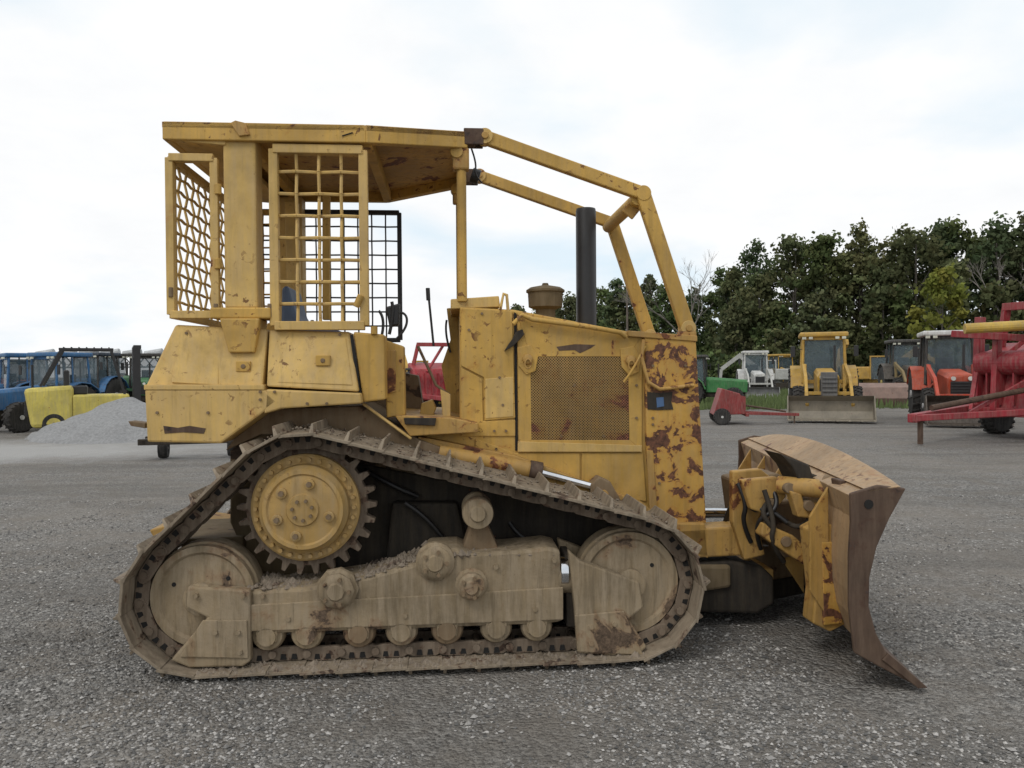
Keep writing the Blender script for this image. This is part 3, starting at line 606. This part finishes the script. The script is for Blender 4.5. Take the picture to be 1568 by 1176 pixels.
nt.links.new(ramp(nt,r_,0,1,(.085,.083,.08,1),(.46,.44,.415,1)),b.inputs['Base Color']); b.inputs['Roughness'].default_value=.9
vs=[];fs=[]
OC=((1,0,0),(0,1,0),(-1,0,0),(0,-1,0),(0,0,1),(0,0,-1)); OF=((0,1,4),(1,2,4),(2,3,4),(3,0,4),(1,0,5),(2,1,5),(3,2,5),(0,3,5))
for i in range(95000):
    y=2.1+random.random()**1.6*8; x=random.uniform(-1,1)*(y*.75+.3)
    if noise.noise(Vector((x*.7,y*.7,9)))+.6*noise.noise(Vector((x*2.5,y*2.5,2)))+random.uniform(-.3,.3)<-.10: continue
    r=random.uniform(.0035,.0105)*(1.7 if random.random()<.06 else 1)
    z=gz(x,y)+r*.25; ca,sa=math.cos(i),math.sin(i); k=len(vs)
    for d in OC:
        dx=d[0]*r*random.uniform(.7,1.4)+random.uniform(-.3,.3)*r; dy=d[1]*r*random.uniform(.7,1.3)+random.uniform(-.3,.3)*r; dz_=d[2]*r*random.uniform(.45,.85)
        vs.append((x+dx*ca-dy*sa,y+dx*sa+dy*ca,z+dz_))
    fs+=[tuple(a+k for a in f) for f in OF]
me=bpy.data.meshes.new('loose_gravel'); me.from_pydata(vs,[],fs); me.materials.append(ms); link(bpy.data.objects.new('loose_gravel',me))
def pile(name,c,rx,ry,h,colr):
    vs=[];fs=[];n=70
    for j in range(n):
        for i in range(n):
            a=(i/(n-1)*2-1);b2=(j/(n-1)*2-1); d=math.sqrt(a*a+b2*b2)
            z=h*max(0,1-d)**.85; z+=.2*h*noise.noise(Vector((a*4,b2*4,1)))*(1 if d<1 else .0)
            vs.append((c[0]+a*rx,c[1]+b2*ry,max(z,-.02)-.02))
    fs=[(j*n+i,j*n+i+1,(j+1)*n+i+1,(j+1)*n+i) for j in range(n-1) for i in range(n-1)]
    m,nt,b=mat_new(name+'_mat'); tc=N(nt,'ShaderNodeTexCoord').outputs['Object']; n1=noise_n(nt,tc,14,8,.75)
    nt.links.new(mix(nt,ramp(nt,n1,.3,.7),tuple(x*.55 for x in colr),colr),b.inputs['Base Color']); b.inputs['Roughness'].default_value=1; bump(nt,b,n1,1,.05)
    return mesh(name,vs,fs,m,None,smooth=True)
c=G(205,668); pile('gravel_pile',c,2.7,2.1,1.10,(.36,.36,.36))
# ================================================================== BACKGROUND MACHINES
glass=plain('cab_glass',(.10,.14,.16),.08,0,.55)
PC={}
def paint(c,r=.5):
    if c not in PC: PC[c]=worn('paint_%d'%len(PC),c,rust=.12,dust=.45,dustcol=(.25,.22,.18),rough=r)
    return PC[c]
WHITE=(.6,.6,.58); BLK=(.02,.02,.02)
def wheel(name,par,x,y,r,w,rimc,lugs=True):
    n=28
    prof=[(r*.5,-w*.42),(r*.62,-w*.5),(r*.92,-w*.48),(r,-w*.3),(r,w*.3),(r*.92,w*.48),(r*.62,w*.5),(r*.5,w*.42)]
    vs=[];fs=[]
    for rr,a in prof:
        for i in range(n):
            t=2*math.pi*i/n; vs.append((x+a,y+rr*math.cos(t),r+rr*math.sin(t)))
    for k in range(len(prof)-1):
        for i in range(n): fs.append((k*n+i,k*n+(i+1)%n,(k+1)*n+(i+1)%n,(k+1)*n+i))
    fs.append(tuple(range(n)))
    fs.append(tuple((len(prof)-1)*n+i for i in range(n)))
    smooth_angle(mesh(name+'_tyre',vs,fs,M['rub'],par))
    if lugs:
        a=Acc()
        for i in range(20):
            for sd in (-1,1):
                t=2*math.pi*(i+(.25 if sd>0 else 0))/20; d=Vector((0,math.cos(t),math.sin(t))); e=Vector((0,math.cos(t+.12),math.sin(t+.12))); c=Vector((x,y,r))
                a.beam(c+d*(r+.015)+Vector((sd*w*.05,0,0)),c+e*(r*.97)+Vector((sd*w*.5,0,0)),.05,.05,d)
        a.out(name+'_lugs',M['rub'],par)
    a=Acc(); a.cyl((x-w*.3,y,r),(x+w*.3,y,r),r*.52,20); a.cyl((x-w*.52,y,r),(x+w*.52,y,r),r*.16,12); a.out(name+'_rim',paint(rimc),par,.01)
def tractor(name,loc,rz,col,roofc=None,rimc=None,s=1,loader=None,bucketc=BLK,bw=2.3,bh=.7,bz=.05,hoodw=.62,tw=.78):
    e=empty(name,loc,rz,s); roofc=roofc or col; rimc=rimc or (.5,.5,.45); pm=paint(col)
    for x in (-tw,tw): wheel('rear_wheel',e,x,.95,.78,.42,rimc); wheel('front_wheel',e,x*.95,-1.35,.5,.32,rimc)
    a=Acc(); w=hoodw/2
    a.prism([(-w,-2.0,.75),(w,-2.0,.75),(w,-2.05,1.3),(w*.75,-1.98,1.42),(-w*.75,-1.98,1.42),(-w,-2.05,1.3)],[(-w,.1,.75),(w,.1,.75),(w,.1,1.45),(w*.8,.1,1.58),(-w*.8,.1,1.58),(-w,.1,1.45)])
    a.out('hood',pm,e,.03)
    a=Acc(); a.box(-w*.8,w*.8,-2.075,-2.0,.82,1.22)
    for k in range(5): a.box(-w*.8,w*.8,-2.09,-2.07,.84+k*.08,.87+k*.08)
    a.out('grille',M['black'],e,.004)
    a=Acc()
    for x in (-w*.6,w*.6): a.cyl((x,-2.09,1.3),(x,-2.0,1.3),.06,12)
    a.out('headlights',paint((.7,.7,.65)),e)
    a=Acc(); a.box(-.22,.22,-1.9,1.5,.5,.8); a.box(-.7,.7,-1.42,-1.28,.42,.56); a.box(-.8,.8,.85,1.05,.68,.88); a.out('chassis_axles',M['dark'],e,.02)
    a=Acc()
    for sx_ in (-1,1):
        x0,x1=sx_*.52,sx_*1.02
        ring=[(.95+.9*math.cos(R(t)),.78+.9*math.sin(R(t))) for t in range(20,171,25)]
        ring2=[(.95+.86*math.cos(R(t)),.78+.86*math.sin(R(t))) for t in range(170,19,-25)]
        rr=ring+ring2; a.prism([(x0,y,z) for y,z in rr],[(x1,y,z) for y,z in rr])
    a.out('fenders',pm,e,.01)
    a=Acc(); x=.66
    for sx_ in (-1,1):
        a.beam((sx_*x,.12,1.1),(sx_*x*.93,.2,2.6),.07,.07); a.beam((sx_*x,1.55,1.3),(sx_*x*.93,1.45,2.6),.07,.07); a.beam((sx_*x,.8,1.3),(sx_*x*.93,.8,2.6),.05,.05)
        a.beam((sx_*x,.12,1.15),(sx_*x,1.55,1.4),.07,.08)
    a.box(-.66,.66,.09,.15,1.08,1.2); a.box(-.62,.62,.17,.23,2.5,2.6); a.out('cab_frame',paint(BLK if roofc!=col else col),e,.01)
    a=Acc(); a.prism([(-.62,.17,1.15),(.62,.17,1.15),(.58,.22,2.55),(-.58,.22,2.55)],[(-.62,1.5,1.3),(.62,1.5,1.3),(.58,1.42,2.55),(-.58,1.42,2.55)]); a.out('cab_glass',glass,e)
    a=Acc(); a.box(-.25,.25,.8,1.2,1.0,1.35); a.box(-.25,.25,1.15,1.28,1.3,1.95); a.cyl((0,.3,1.3),(0,.45,1.75),.02,8); a.box(-.17,.17,.40,.44,1.70,1.76); a.out('seat_and_wheel',M['black'],e,.03)
    a=Acc(); a.box(-.74,.74,.05,1.62,2.6,2.76); a.out('cab_roof',paint(roofc),e,.05)
    a=Acc()
    for x_ in (-.6,-.4,.4,.6): a.box(x_-.06,x_+.06,.0,.06,2.52,2.6)
    a.out('roof_lamps',paint((.6,.6,.5)),e,.01)
    a=Acc()
    for sx_ in (-1,1): a.beam((sx_*.66,.15,2.2),(sx_*.95,.0,2.2),.02,.02); a.box(sx_*.95-.07,sx_*.95+.07,-.03,0,1.95,2.3)
    a.out('mirrors',M['black'],e,.01)
    a=Acc(); a.cyl((.28,-.5,1.4),(.28,-.5,2.3),.04,12); a.out('exhaust',M['black'],e)
    if loader:
        lc=paint(loader); a=Acc()
        for sx_ in (-1,1):
            X=sx_*.62; a.beam((X,-.1,1.65),(X,-1.7,1.25),.09,.16); a.beam((X,-1.65,1.28),(X,-2.65,.45),.09,.16); a.beam((X*.95,-.3,.6),(X*.95,-.1,1.7),.1,.14)
            a.beam((X,-.5,.95),(X,-1.5,1.15),.07,.07)
        a.beam((-.62,-2.2,.82),(.62,-2.2,.82),.1,.1); a.out('loader_arms',lc,e,.01)
        b=bw/2; a=Acc(); y0=-3.25
        out=[(y0,bz),(y0+.55,bz),(y0+.68,bz+bh*.35),(y0+.62,bz+bh*.8),(y0+.35,bz+bh)]; inn_=[(y0+.38,bz+bh*.96),(y0+.58,bz+bh*.78),(y0+.62,bz+bh*.36),(y0+.52,bz+.04),(y0,bz+.02)]
        rr=out+inn_; a.prism([(-b,y,z) for y,z in rr],[(b,y,z) for y,z in rr])
        for X in (-b,b-.03): a.prism([(X,y,z) for y,z in out],[(X+.03,y,z) for y,z in out])
        for k in range(8): X=-b+.05+k*(bw-.1)/7; a.prism([(X-.04,y0-.12,bz+.0),(X+.04,y0-.12,bz),(X+.04,y0+.05,bz),(X-.04,y0+.05,bz)],[(X-.03,y0-.12,bz+.02),(X+.03,y0-.12,bz+.02),(X+.04,y0+.05,bz+.05),(X-.04,y0+.05,bz+.05)])
        a.out('bucket',paint(bucketc),e,.006)
    return e
CY=(.50,.30,.05)
BLUE=(.025,.13,.30)
def at_(px,py): g=G(px,py); return (g.x,g.y,0)
tractor('farm_tractor',at_(62,657),R(-20),BLUE,BLUE,WHITE,.88)
tractor('farm_tractor',at_(0,650),R(-45),BLUE,BLUE,WHITE,.9)
tractor('farm_tractor',at_(128,632),R(-10),BLUE,(.03,.05,.08),WHITE,1.0)
tractor('farm_tractor',at_(222,628),R(20),(.03,.16,.05),(.02,.02,.02),(.5,.4,.05),1.0)
tractor('farm_tractor',at_(35,622),R(60),(.3,.05,.03),(.02,.02,.02),(.5,.5,.5),.95)
tractor('farm_tractor',at_(180,618),R(60),(.05,.05,.05),(.02,.02,.02),(.5,.5,.5),1.1)
tractor('farm_tractor',at_(1085,622),R(70),(.03,.20,.05),(.02,.02,.02),(.6,.45,.05),.9)
tractor('backhoe_loader',at_(1262,638),R(-19),CY,CY,(.5,.5,.48),1.12,loader=CY,bucketc=(.24,.21,.16),bw=2.35,bh=.72,tw=.86)
e=bpy.data.objects['backhoe_loader']
a=Acc(); a.beam((.5,1.9,.8),(.75,3.0,2.2),.2,.28); a.beam((.75,3.0,2.2),(.85,2.3,2.5),.18,.22); a.box(-.9,.9,1.75,1.95,.5,.9); a.out('backhoe_boom',paint(CY),e,.02)
a=Acc(); a.box(-.22,.22,-2.5,-2.0,.5,1.45)
for k in range(6): a.box(-.2,.2,-2.53,-2.5,.6+k*.13,.66+k*.13)
a.out('front_counterweight',paint((.10,.10,.10)),e,.02)
tractor('compact_tractor_loader',at_(1455,644),R(-22),(.45,.06,.02),(.62,.62,.60),(.5,.5,.5),1.08,loader=(.45,.05,.02),bucketc=(.06,.045,.035),bw=2.0,bh=.8,hoodw=.7)
tractor('utility_loader',at_(1158,608),R(-12),WHITE,WHITE,(.5,.5,.5),1.1,loader=(.45,.45,.42),bucketc=(.25,.25,.25),bw=1.9,bh=.6)
tractor('wheel_loader',at_(1392,612),R(-15),(.07,.06,.05),(.03,.03,.03),(.5,.4,.1),1.25,loader=(.2,.14,.05),bucketc=(.14,.07,.05),bw=2.4,bh=.8)
tractor('wheel_loader',at_(1205,596),R(15),CY,CY,(.5,.4,.1),1.2,loader=CY,bucketc=(.2,.16,.1),bw=2.4,bh=.8)
def forklift(loc,rz,s):
    e=empty('forklift',loc,rz,s); y_=paint((.58,.48,.10))
    a=Acc(); a.prism([(-.6,1.2,.18),(.6,1.2,.18),(.6,.3,.18),(-.6,.3,.18)],[(-.56,1.35,1.15),(.56,1.35,1.15),(.58,.3,1.22),(-.58,.3,1.22)]); a.out('counterweight',y_,e,.1)
    a=Acc(); a.box(-.57,.57,-.95,.32,.2,.98); a.out('body',y_,e,.05)
    a=Acc(); a.box(-.35,.35,1.27,1.345,.45,.85)
    for k in range(4): a.box(-.3,.3,1.34,1.36,.5+k*.08,.54+k*.08)
    a.out('radiator_grille',M['black'],e,.01)
    a=Acc()
    for x in (-.5,.5): a.beam((x,1.0,1.2),(x,.55,2.1),.06,.06); a.beam((x,-.85,.95),(x,-.55,2.1),.06,.06); a.beam((x,-.6,2.12),(x,.6,2.12),.06,.06)
    for k in range(7): a.beam((-.5,-.5+k*.166,2.16),(.5,-.5+k*.166,2.16),.03,.03)
    a.out('overhead_guard',M['black'],e,.005)
    a=Acc()
    for x in (-.36,.36,-.25,.25): a.box(x-.05,x+.05,-1.22,-1.04,.1,2.2)
    for z in (.3,1.2,2.15): a.box(-.40,.40,-1.24,-1.06,z,z+.09)
    for x in (-.25,.25): a.box(x-.06,x+.06,-2.2,-1.24,.08,.12); a.box(x-.06,x+.06,-1.29,-1.24,.08,.7)
    a.out('mast_and_forks',M['black'],e,.005)
    a=Acc(); a.box(-.25,.25,.0,.45,.98,1.2); a.box(-.25,.25,.4,.52,1.15,1.6); a.out('seat',M['black'],e,.03)
    for x in (-.5,.5): wheel('drive_wheel',e,x,-.75,.34,.25,(.12,.11,.09),False); wheel('steer_wheel',e,x,.72,.27,.2,(.12,.11,.09),False)
forklift(at_(135,662),R(118),1.15)
def implement(name,loc,rz,col,s=1,tall=True):
    """towed mower-conditioner / baler: body, tongue, pto guard, wheels, lift frame"""
    e=empty(name,loc,rz,s); pm=paint(col)
    a=Acc(); a.prism([(-1.1,-.6,.5),(1.1,-.6,.5),(1.1,.9,.45),(-1.1,.9,.45)],[(-1.1,-.35,1.5),(1.1,-.35,1.5),(1.1,.5,1.75),(-1.1,.5,1.75)]); a.out('body_housing',pm,e,.04)
    a=Acc(); a.beam((-.9,-.5,.55),(-.2,-3.2,.45),.14,.14); a.beam((.6,-.5,.55),(-.2,-3.2,.45),.1,.1); a.box(-1.25,1.25,-.75,-.6,.4,.55)
    if tall:
        for x in (-1.0,1.0): a.beam((x,.2,1.5),(x*.8,.1,2.4),.12,.12)
        a.beam((-.85,.1,2.4),(.85,.1,2.4),.14,.14); a.beam((-.6,-.4,1.4),(.2,.3,2.4),.08,.08)
    a.out('frame_and_tongue',pm,e,.01)
    a=Acc(); a.cyl((-.3,-2.6,.6),(.1,-.6,.9),.05,12); a.beam((-.2,-3.0,0.02),(-.2,-3.0,.45),.06,.06); a.out('drive_shaft',M['blade'],e)
    for x in (-1.25,1.25): wheel('transport_wheel',e,x,.5,.38,.25,(.5,.5,.48))
    a=Acc()
    for k in range(9): X=-.95+k*.24; a.box(X,X+.03,-.63,-.4,.6,1.35)
    a.out('ribs',pm,e)
    return e
RED=(.28,.02,.03)
e=implement('hay_baler',at_(1605,672),R(-66),RED,1.35)
a=Acc(); a.cyl((-.9,-.5,1.35),(.9,-.5,1.35),.22,24); a.beam((.6,-.3,1.7),(-1.1,-1.0,1.9),.12,.12); a.beam((.5,-.6,.5),(.5,-.55,2.2),.14,.2); a.beam((-.5,-.7,.5),(-.5,-.6,2.1),.1,.14); a.beam((-.9,-.6,.5),(-.9,-.5,2.2),.12,.16); a.out('pickup_drum',paint(RED),e,.01)
a=Acc(); a.cyl((.3,-.5,2.0),(-.5,-1.5,1.95),.09,14); a.out('yellow_discharge_tube',paint((.50,.33,.06)),e)
a=Acc(); a.beam((-.6,-1.2,.5),(-.9,-.6,1.2),.06,.08); a.beam((-.2,-1.8,.5),(.1,-.6,1.1),.05,.06); a.beam((.1,-2.2,.48),(.3,-.6,.5),.05,.1); a.out('tongue_braces',paint(RED),e,.005)
implement('disc_mower',at_(1118,648),R(80),(.25,.03,.03),.65,False)
implement('hay_rake',at_(675,628),R(20),(.33,.02,.03),1.25)
tractor('farm_tractor',at_(640,628),R(100),(.03,.17,.05),(.02,.02,.02),(.6,.45,.05),.7)
def bucket(loc,rz,s):
    e=empty('loader_bucket',loc,rz,s); a=Acc(); bw=2.6
    rr=[(0,0),(.7,0),(.95,.4),(.85,.9),(.5,1.1),(.53,1.06),(.8,.88),(.9,.4),(.67,.05),(0,.03)]
    a.prism([(-bw/2,y,z) for y,z in rr],[(bw/2,y,z) for y,z in rr])
    for X in (-bw/2,bw/2-.03): a.prism([(X,y,z) for y,z in rr[:5]],[(X+.03,y,z) for y,z in rr[:5]])
    a.out('bucket_shell',paint((.25,.16,.13)),e,.01)
bucket(at_(1350,622),R(160),1.0)
def excavator(loc,rz,s,col):
    e=empty('excavator',loc,rz,s); pm=paint(col)
    a=Acc()
    for x in (-1,1):
        ring=[(-1.6,.3),(-1.4,.05),(1.4,.05),(1.6,.3),(1.5,.6),(1.3,.7),(-1.3,.7),(-1.5,.6)]
        a.prism([(x*1.1-.25,y,z) for y,z in ring],[(x*1.1+.25,y,z) for y,z in ring])
    a.out('crawler_tracks',M['dark'],e,.03)
    a=Acc(); a.box(-1.2,1.2,.0,1.9,.95,1.9); a.box(.2,1.2,-1.2,0,.95,1.5); a.cyl((0,0,.6),(0,0,.95),.6,20); a.out('house',pm,e,.08)
    a=Acc(); a.box(-1.2,-.3,-1.3,.0,.95,2.6); a.out('cab',glass,e,.05)
    a=Acc()
    for x,y in ((-1.2,-1.3),(-.3,-1.3),(-1.2,0),(-.3,0)): a.beam((x,y,.95),(x,y,2.6),.09,.09)
    a.box(-1.25,-.25,-1.35,.05,2.6,2.7); a.out('cab_frame',pm,e,.01)
    a=Acc(); a.beam((.1,-.8,1.4),(.1,-3.0,3.1),.3,.45); a.beam((.1,-2.9,3.2),(.1,-4.6,1.9),.25,.35); a.beam((.1,-4.6,1.9),(.1,-4.7,.9),.22,.25); a.out('boom_and_stick',pm,e,.02)
    a=Acc(); a.prism([(-.3,-4.3,1.2),(-.3,-4.9,1.0),(-.3,-4.6,.3),(-.3,-4.0,.5)],[(.5,-4.3,1.2),(.5,-4.9,1.0),(.5,-4.6,.3),(.5,-4.0,.5)]); a.out('dig_bucket',M['dark'],e,.03)
excavator(at_(632,606),R(200),1.0,(.5,.3,.04))
excavator(at_(1335,600),R(60),1.05,(.45,.26,.04))
excavator(at_(1188,598),R(250),1.0,(.42,.42,.40))
e=empty('conveyor_trailer',at_(170,612),R(3),1.35); a=Acc()
for z in (1.7,2.3):
    for y in (-.4,.4): a.beam((-4,y,z),(4,y,z+.0),.08,.08)
for k in range(16): x=-4+k*.5; a.beam((x,-.4,1.7),(x+.5,-.4,2.3),.05,.05); a.beam((x,.4,2.3),(x+.5,.4,1.7),.05,.05); a.beam((x,-.4,2.3),(x,.4,2.3),.05,.05)
for x in (-3,0,3): a.beam((x,-.4,0),(x,-.4,1.7),.1,.1); a.beam((x,.4,0),(x,.4,1.7),.1,.1)
a.out('truss',paint((.25,.27,.28)),e)
a=Acc()
for k in range(7): x=-3.6+k*1.1; a.cyl((x,-.3,2.35),(x+.9,-.3,2.5),.18,12)
a.box(-4,4,-.35,.35,2.3,2.36); a.out('belt_cover',paint((.45,.47,.48)),e,.02)
for x in (-2,2): wheel('trailer_wheel',e,x,.8,.45,.25,(.5,.5,.5))
e=empty('trailer_frame',at_(300,700),R(15)); a=Acc(); a.box(-1.0,1.0,-.4,-.3,.30,.42); a.box(-1.0,1.0,.3,.4,.30,.42)
for x in (-.9,-.3,.3,.9): a.box(x-.05,x+.05,-.4,.4,.31,.40)
a.out('ladder_frame',M['dark'],e,.01)
for x in (-.6,.7): wheel('trailer_wheel',e,x,.0,.2,.18,(.1,.1,.1),False)
X=(961-784)/F*95; e=empty('utility_pole',(X,95,0))
a=Acc(); a.cyl((0,0,0),(0,0,13),.16,12,.11); a.beam((-1.1,0,12.4),(1.1,0,12.4),.12,.12)
for x in (-1,-.4,.4,1): a.cyl((x,0,12.45),(x,0,12.7),.05,8)
a.out('pole_shaft',paint((.13,.1,.08)),e)
# ================================================================== TREES
mt,nt,b=mat_new('foliage'); at1=N(nt,'ShaderNodeAttribute',attribute_name='Col')
gi=N(nt,'ShaderNodeNewGeometry'); rv=mix(nt,gi.outputs['Random Per Island'],(.78,.78,.78),(1.25,1.25,1.2))
fc=mix(nt,1.0,at1.outputs['Color'],rv,'MULTIPLY')
nt.links.new(fc,b.inputs['Base Color']); b.inputs['Roughness'].default_value=.85; b.inputs['Specular IOR Level'].default_value=.1
tl=N(nt,'ShaderNodeBsdfTranslucent'); nt.links.new(fc,tl.inputs[0]); ms_=N(nt,'ShaderNodeMixShader'); ms_.inputs[0].default_value=.35
nt.links.new(b.outputs[0],ms_.inputs[1]); nt.links.new(tl.outputs[0],ms_.inputs[2]); nt.links.new(ms_.outputs[0],nt.nodes['Material Output'].inputs[0])
bark=plain('bark',(.12,.105,.09),.95)
LV=[];LF=[];LC=[]; TR=Acc()
def leaf(c,s,col,nrm):
    n=(nrm+Vector((random.gauss(0,.7),random.gauss(0,.7),random.gauss(0,.7)))).normalized(); x=n.orthogonal().normalized(); y=n.cross(x); t=random.random()*6.28
    x,y=x*math.cos(t)+y*math.sin(t),y*math.cos(t)-x*math.sin(t); k=len(LV)
    for a_,b_ in ((-.5,-.2),(0,-.6),(.6,0),(.1,.6)): LV.append(c+x*s*a_+y*s*b_)
    LF.append((k,k+1,k+2,k+3)); LC.append(col)
def tree(x,y,h,w,base,dens=1.0,shape=.6):
    TR.cyl((x,y,0),(x+random.uniform(-.3,.3),y,h*.85),h*.012,7,h*.003)
    ncl=int(80*dens); cols=random.uniform(.8,1.15)
    for k in range(ncl):
        zz=random.uniform(.04,1)**.85; prof=math.sin(math.pi*min(1,.22+zz*.76))**shape; rad=w*.5*prof*math.sqrt(random.uniform(.05,1.1)); an=random.uniform(0,6.28)
        c=Vector((x+rad*math.cos(an),y+rad*math.sin(an)*.8,h*zz*.95)); cr=random.uniform(.55,1.2)*w/9
        if k%3==0: TR.cyl((x,y,c.z*.72),c,.05,4,.015)
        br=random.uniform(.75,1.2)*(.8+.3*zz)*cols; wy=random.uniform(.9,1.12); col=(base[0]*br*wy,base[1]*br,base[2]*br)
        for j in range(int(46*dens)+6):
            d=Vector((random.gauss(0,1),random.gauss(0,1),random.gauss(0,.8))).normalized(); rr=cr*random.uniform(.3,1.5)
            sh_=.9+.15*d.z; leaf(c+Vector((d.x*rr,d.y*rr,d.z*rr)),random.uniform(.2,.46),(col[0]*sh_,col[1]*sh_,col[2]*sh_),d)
HAZY_GRN=[(.10,.135,.055),(.115,.145,.058),(.115,.13,.068),(.13,.16,.06),(.09,.12,.06),(.12,.135,.065),(.14,.15,.07)]  # base greens lightened: slight distance haze is put into the leaf colour
treeprof=[(770,112,10.5),(800,112,12.5),(822,112,12),(846,112,13),(872,112,14.2),(898,110,15),(925,108,15),(948,106,15.8),(975,104,15),(1000,102,16),(1025,100,14.8),(1052,98,13.5),(1078,96,14),(1105,94,17),(1128,88,15.5),(1150,84,14),(1172,88,18.4),(1200,84,18.4),(1228,82,16.5),(1255,80,17.5),(1282,80,16.5),(1312,78,18.6),(1340,78,16.8),(1368,76,16.2),(1398,75,17),(1430,75,17.3),(1462,74,19),(1492,73,18.6),(1522,72,16.8),(1550,72,17.4),(1580,70,17.5),(1610,70,16),(1640,70,17),(1680,70,17),(1730,72,16),(1790,72,17)]
for bx,d,h in treeprof:
    bx+=random.uniform(-8,8); X=(bx-784)/F*d; h*=.95
    tree(X,d+random.uniform(-2,3),h*random.uniform(.92,1.03),random.uniform(5.5,9.0),random.choice(HAZY_GRN),random.uniform(.9,1.1),random.uniform(.45,.95))
    if random.random()<.65: tree(X+random.uniform(-2,2),d-6+random.uniform(-1,1),h*random.uniform(.4,.72),random.uniform(4,6),random.choice(HAZY_GRN),.7,random.uniform(.4,.9))
tree((1440-784)/F*64,64,10.5,5,(.25,.26,.06),.8)
for k in range(60):
    bx=790+k*16; d=100-28*(bx-790)/800; X=(bx-784)/F*d; tree(X,d-9,random.uniform(2,4.5),5,random.choice(HAZY_GRN),.4)
me=bpy.data.meshes.new('tree_line'); me.from_pydata([tuple(v) for v in LV],[],LF); me.materials.append(mt)
ca=me.color_attributes.new('Col','FLOAT_COLOR','CORNER')
flat=[]
for c in LC: flat+=[c[0],c[1],c[2],1]*4
ca.data.foreach_set('color',flat); tl_=link(bpy.data.objects.new('tree_line',me)); TR.out('trunks_and_limbs',bark,tl_)
def bare(x,y,h):
    a=Acc()
    def br(p,d,l,r,dep):
        q=p+d*l; a.cyl(p,q,r,5,r*.65)
        if dep==0: return
        for k in range(3 if dep>1 else 4):
            nd=(d+Vector((random.gauss(0,.42),random.gauss(0,.42),random.gauss(.08,.2)))).normalized(); br(p+d*l*random.uniform(.6,1),nd,l*random.uniform(.55,.8),r*.55,dep-1)
    br(Vector((0,0,0)),Vector((0,0,1)),h*.36,.18,5); o=a.out('bare_tree',paint((.20,.18,.16)),None); o.location=(x,y,0)
bare((1052-784)/F*92,92,17.5); bare((1562-784)/F*66,66,16)
a=Acc(); mg=plain('grass',(.11,.15,.05),.9)
for k in range(14000):
    bx=random.uniform(1000,1700); d=random.uniform(33,60); x=(bx-784)/F*d; h=random.uniform(.1,.5); t=random.random()*3.14; w=.06
    a.add([(x-w*math.cos(t),d-w*math.sin(t),0),(x+w*math.cos(t),d+w*math.sin(t),0),(x+random.uniform(-.1,.1),d,h)],[(0,1,2)])
a.out('grass_verge',mg)
mesh('grass_field',[(-300,75,.02),(400,46,.02),(600,300,.02),(-400,300,.02)],[(0,1,2,3)],plain('field',(.08,.10,.04),1))
# ================================================================== WORLD + SUN
w=bpy.data.worlds.new("World"); sc.world=w; w.use_nodes=True; nt=w.node_tree; bg=nt.nodes['Background']
sky=N(nt,'ShaderNodeTexSky',sky_type='NISHITA'); sky.sun_disc=False; SE,SR=R(48),R(215); sky.sun_elevation=SE; sky.sun_rotation=SR
tc=N(nt,'ShaderNodeTexCoord').outputs['Generated']; sx=N(nt,'ShaderNodeSeparateXYZ'); nt.links.new(tc,sx.inputs[0])
zz=mth(nt,'ADD',mth(nt,'MAXIMUM',sx.outputs[2],0),.25); cx=N(nt,'ShaderNodeCombineXYZ')
nt.links.new(mth(nt,'DIVIDE',sx.outputs[0],zz),cx.inputs[0]); nt.links.new(mth(nt,'DIVIDE',sx.outputs[1],zz),cx.inputs[1]); cx.inputs[2].default_value=2.3
n1=noise_n(nt,cx.outputs[0],1.1,7,.5,.2); n2=noise_n(nt,cx.outputs[0],3.0,6,.6,.2)
cm=ramp(nt,n1,.34,.50,(.35,.35,.35,1),(1,1,1,1))
cl=mix(nt,ramp(nt,n2,.3,.7),(9.5,9.65,9.8),(10.4,10.4,10.4))
blue=mix(nt,.88,sky.outputs[0],(7.0,8.9,10.2))
nt.links.new(mix(nt,cm,blue,cl),bg.inputs[0]); bg.inputs[1].default_value=.1
sd=bpy.data.lights.new('sun','SUN'); sd.energy=1.0; sd.angle=R(18); sd.color=(1,.96,.9); so=bpy.data.objects.new('sun',sd); link(so)
dirv=Vector((math.sin(SR)*math.cos(SE),math.cos(SR)*math.cos(SE),math.sin(SE))); so.rotation_euler=dirv.to_track_quat('Z','Y').to_euler()
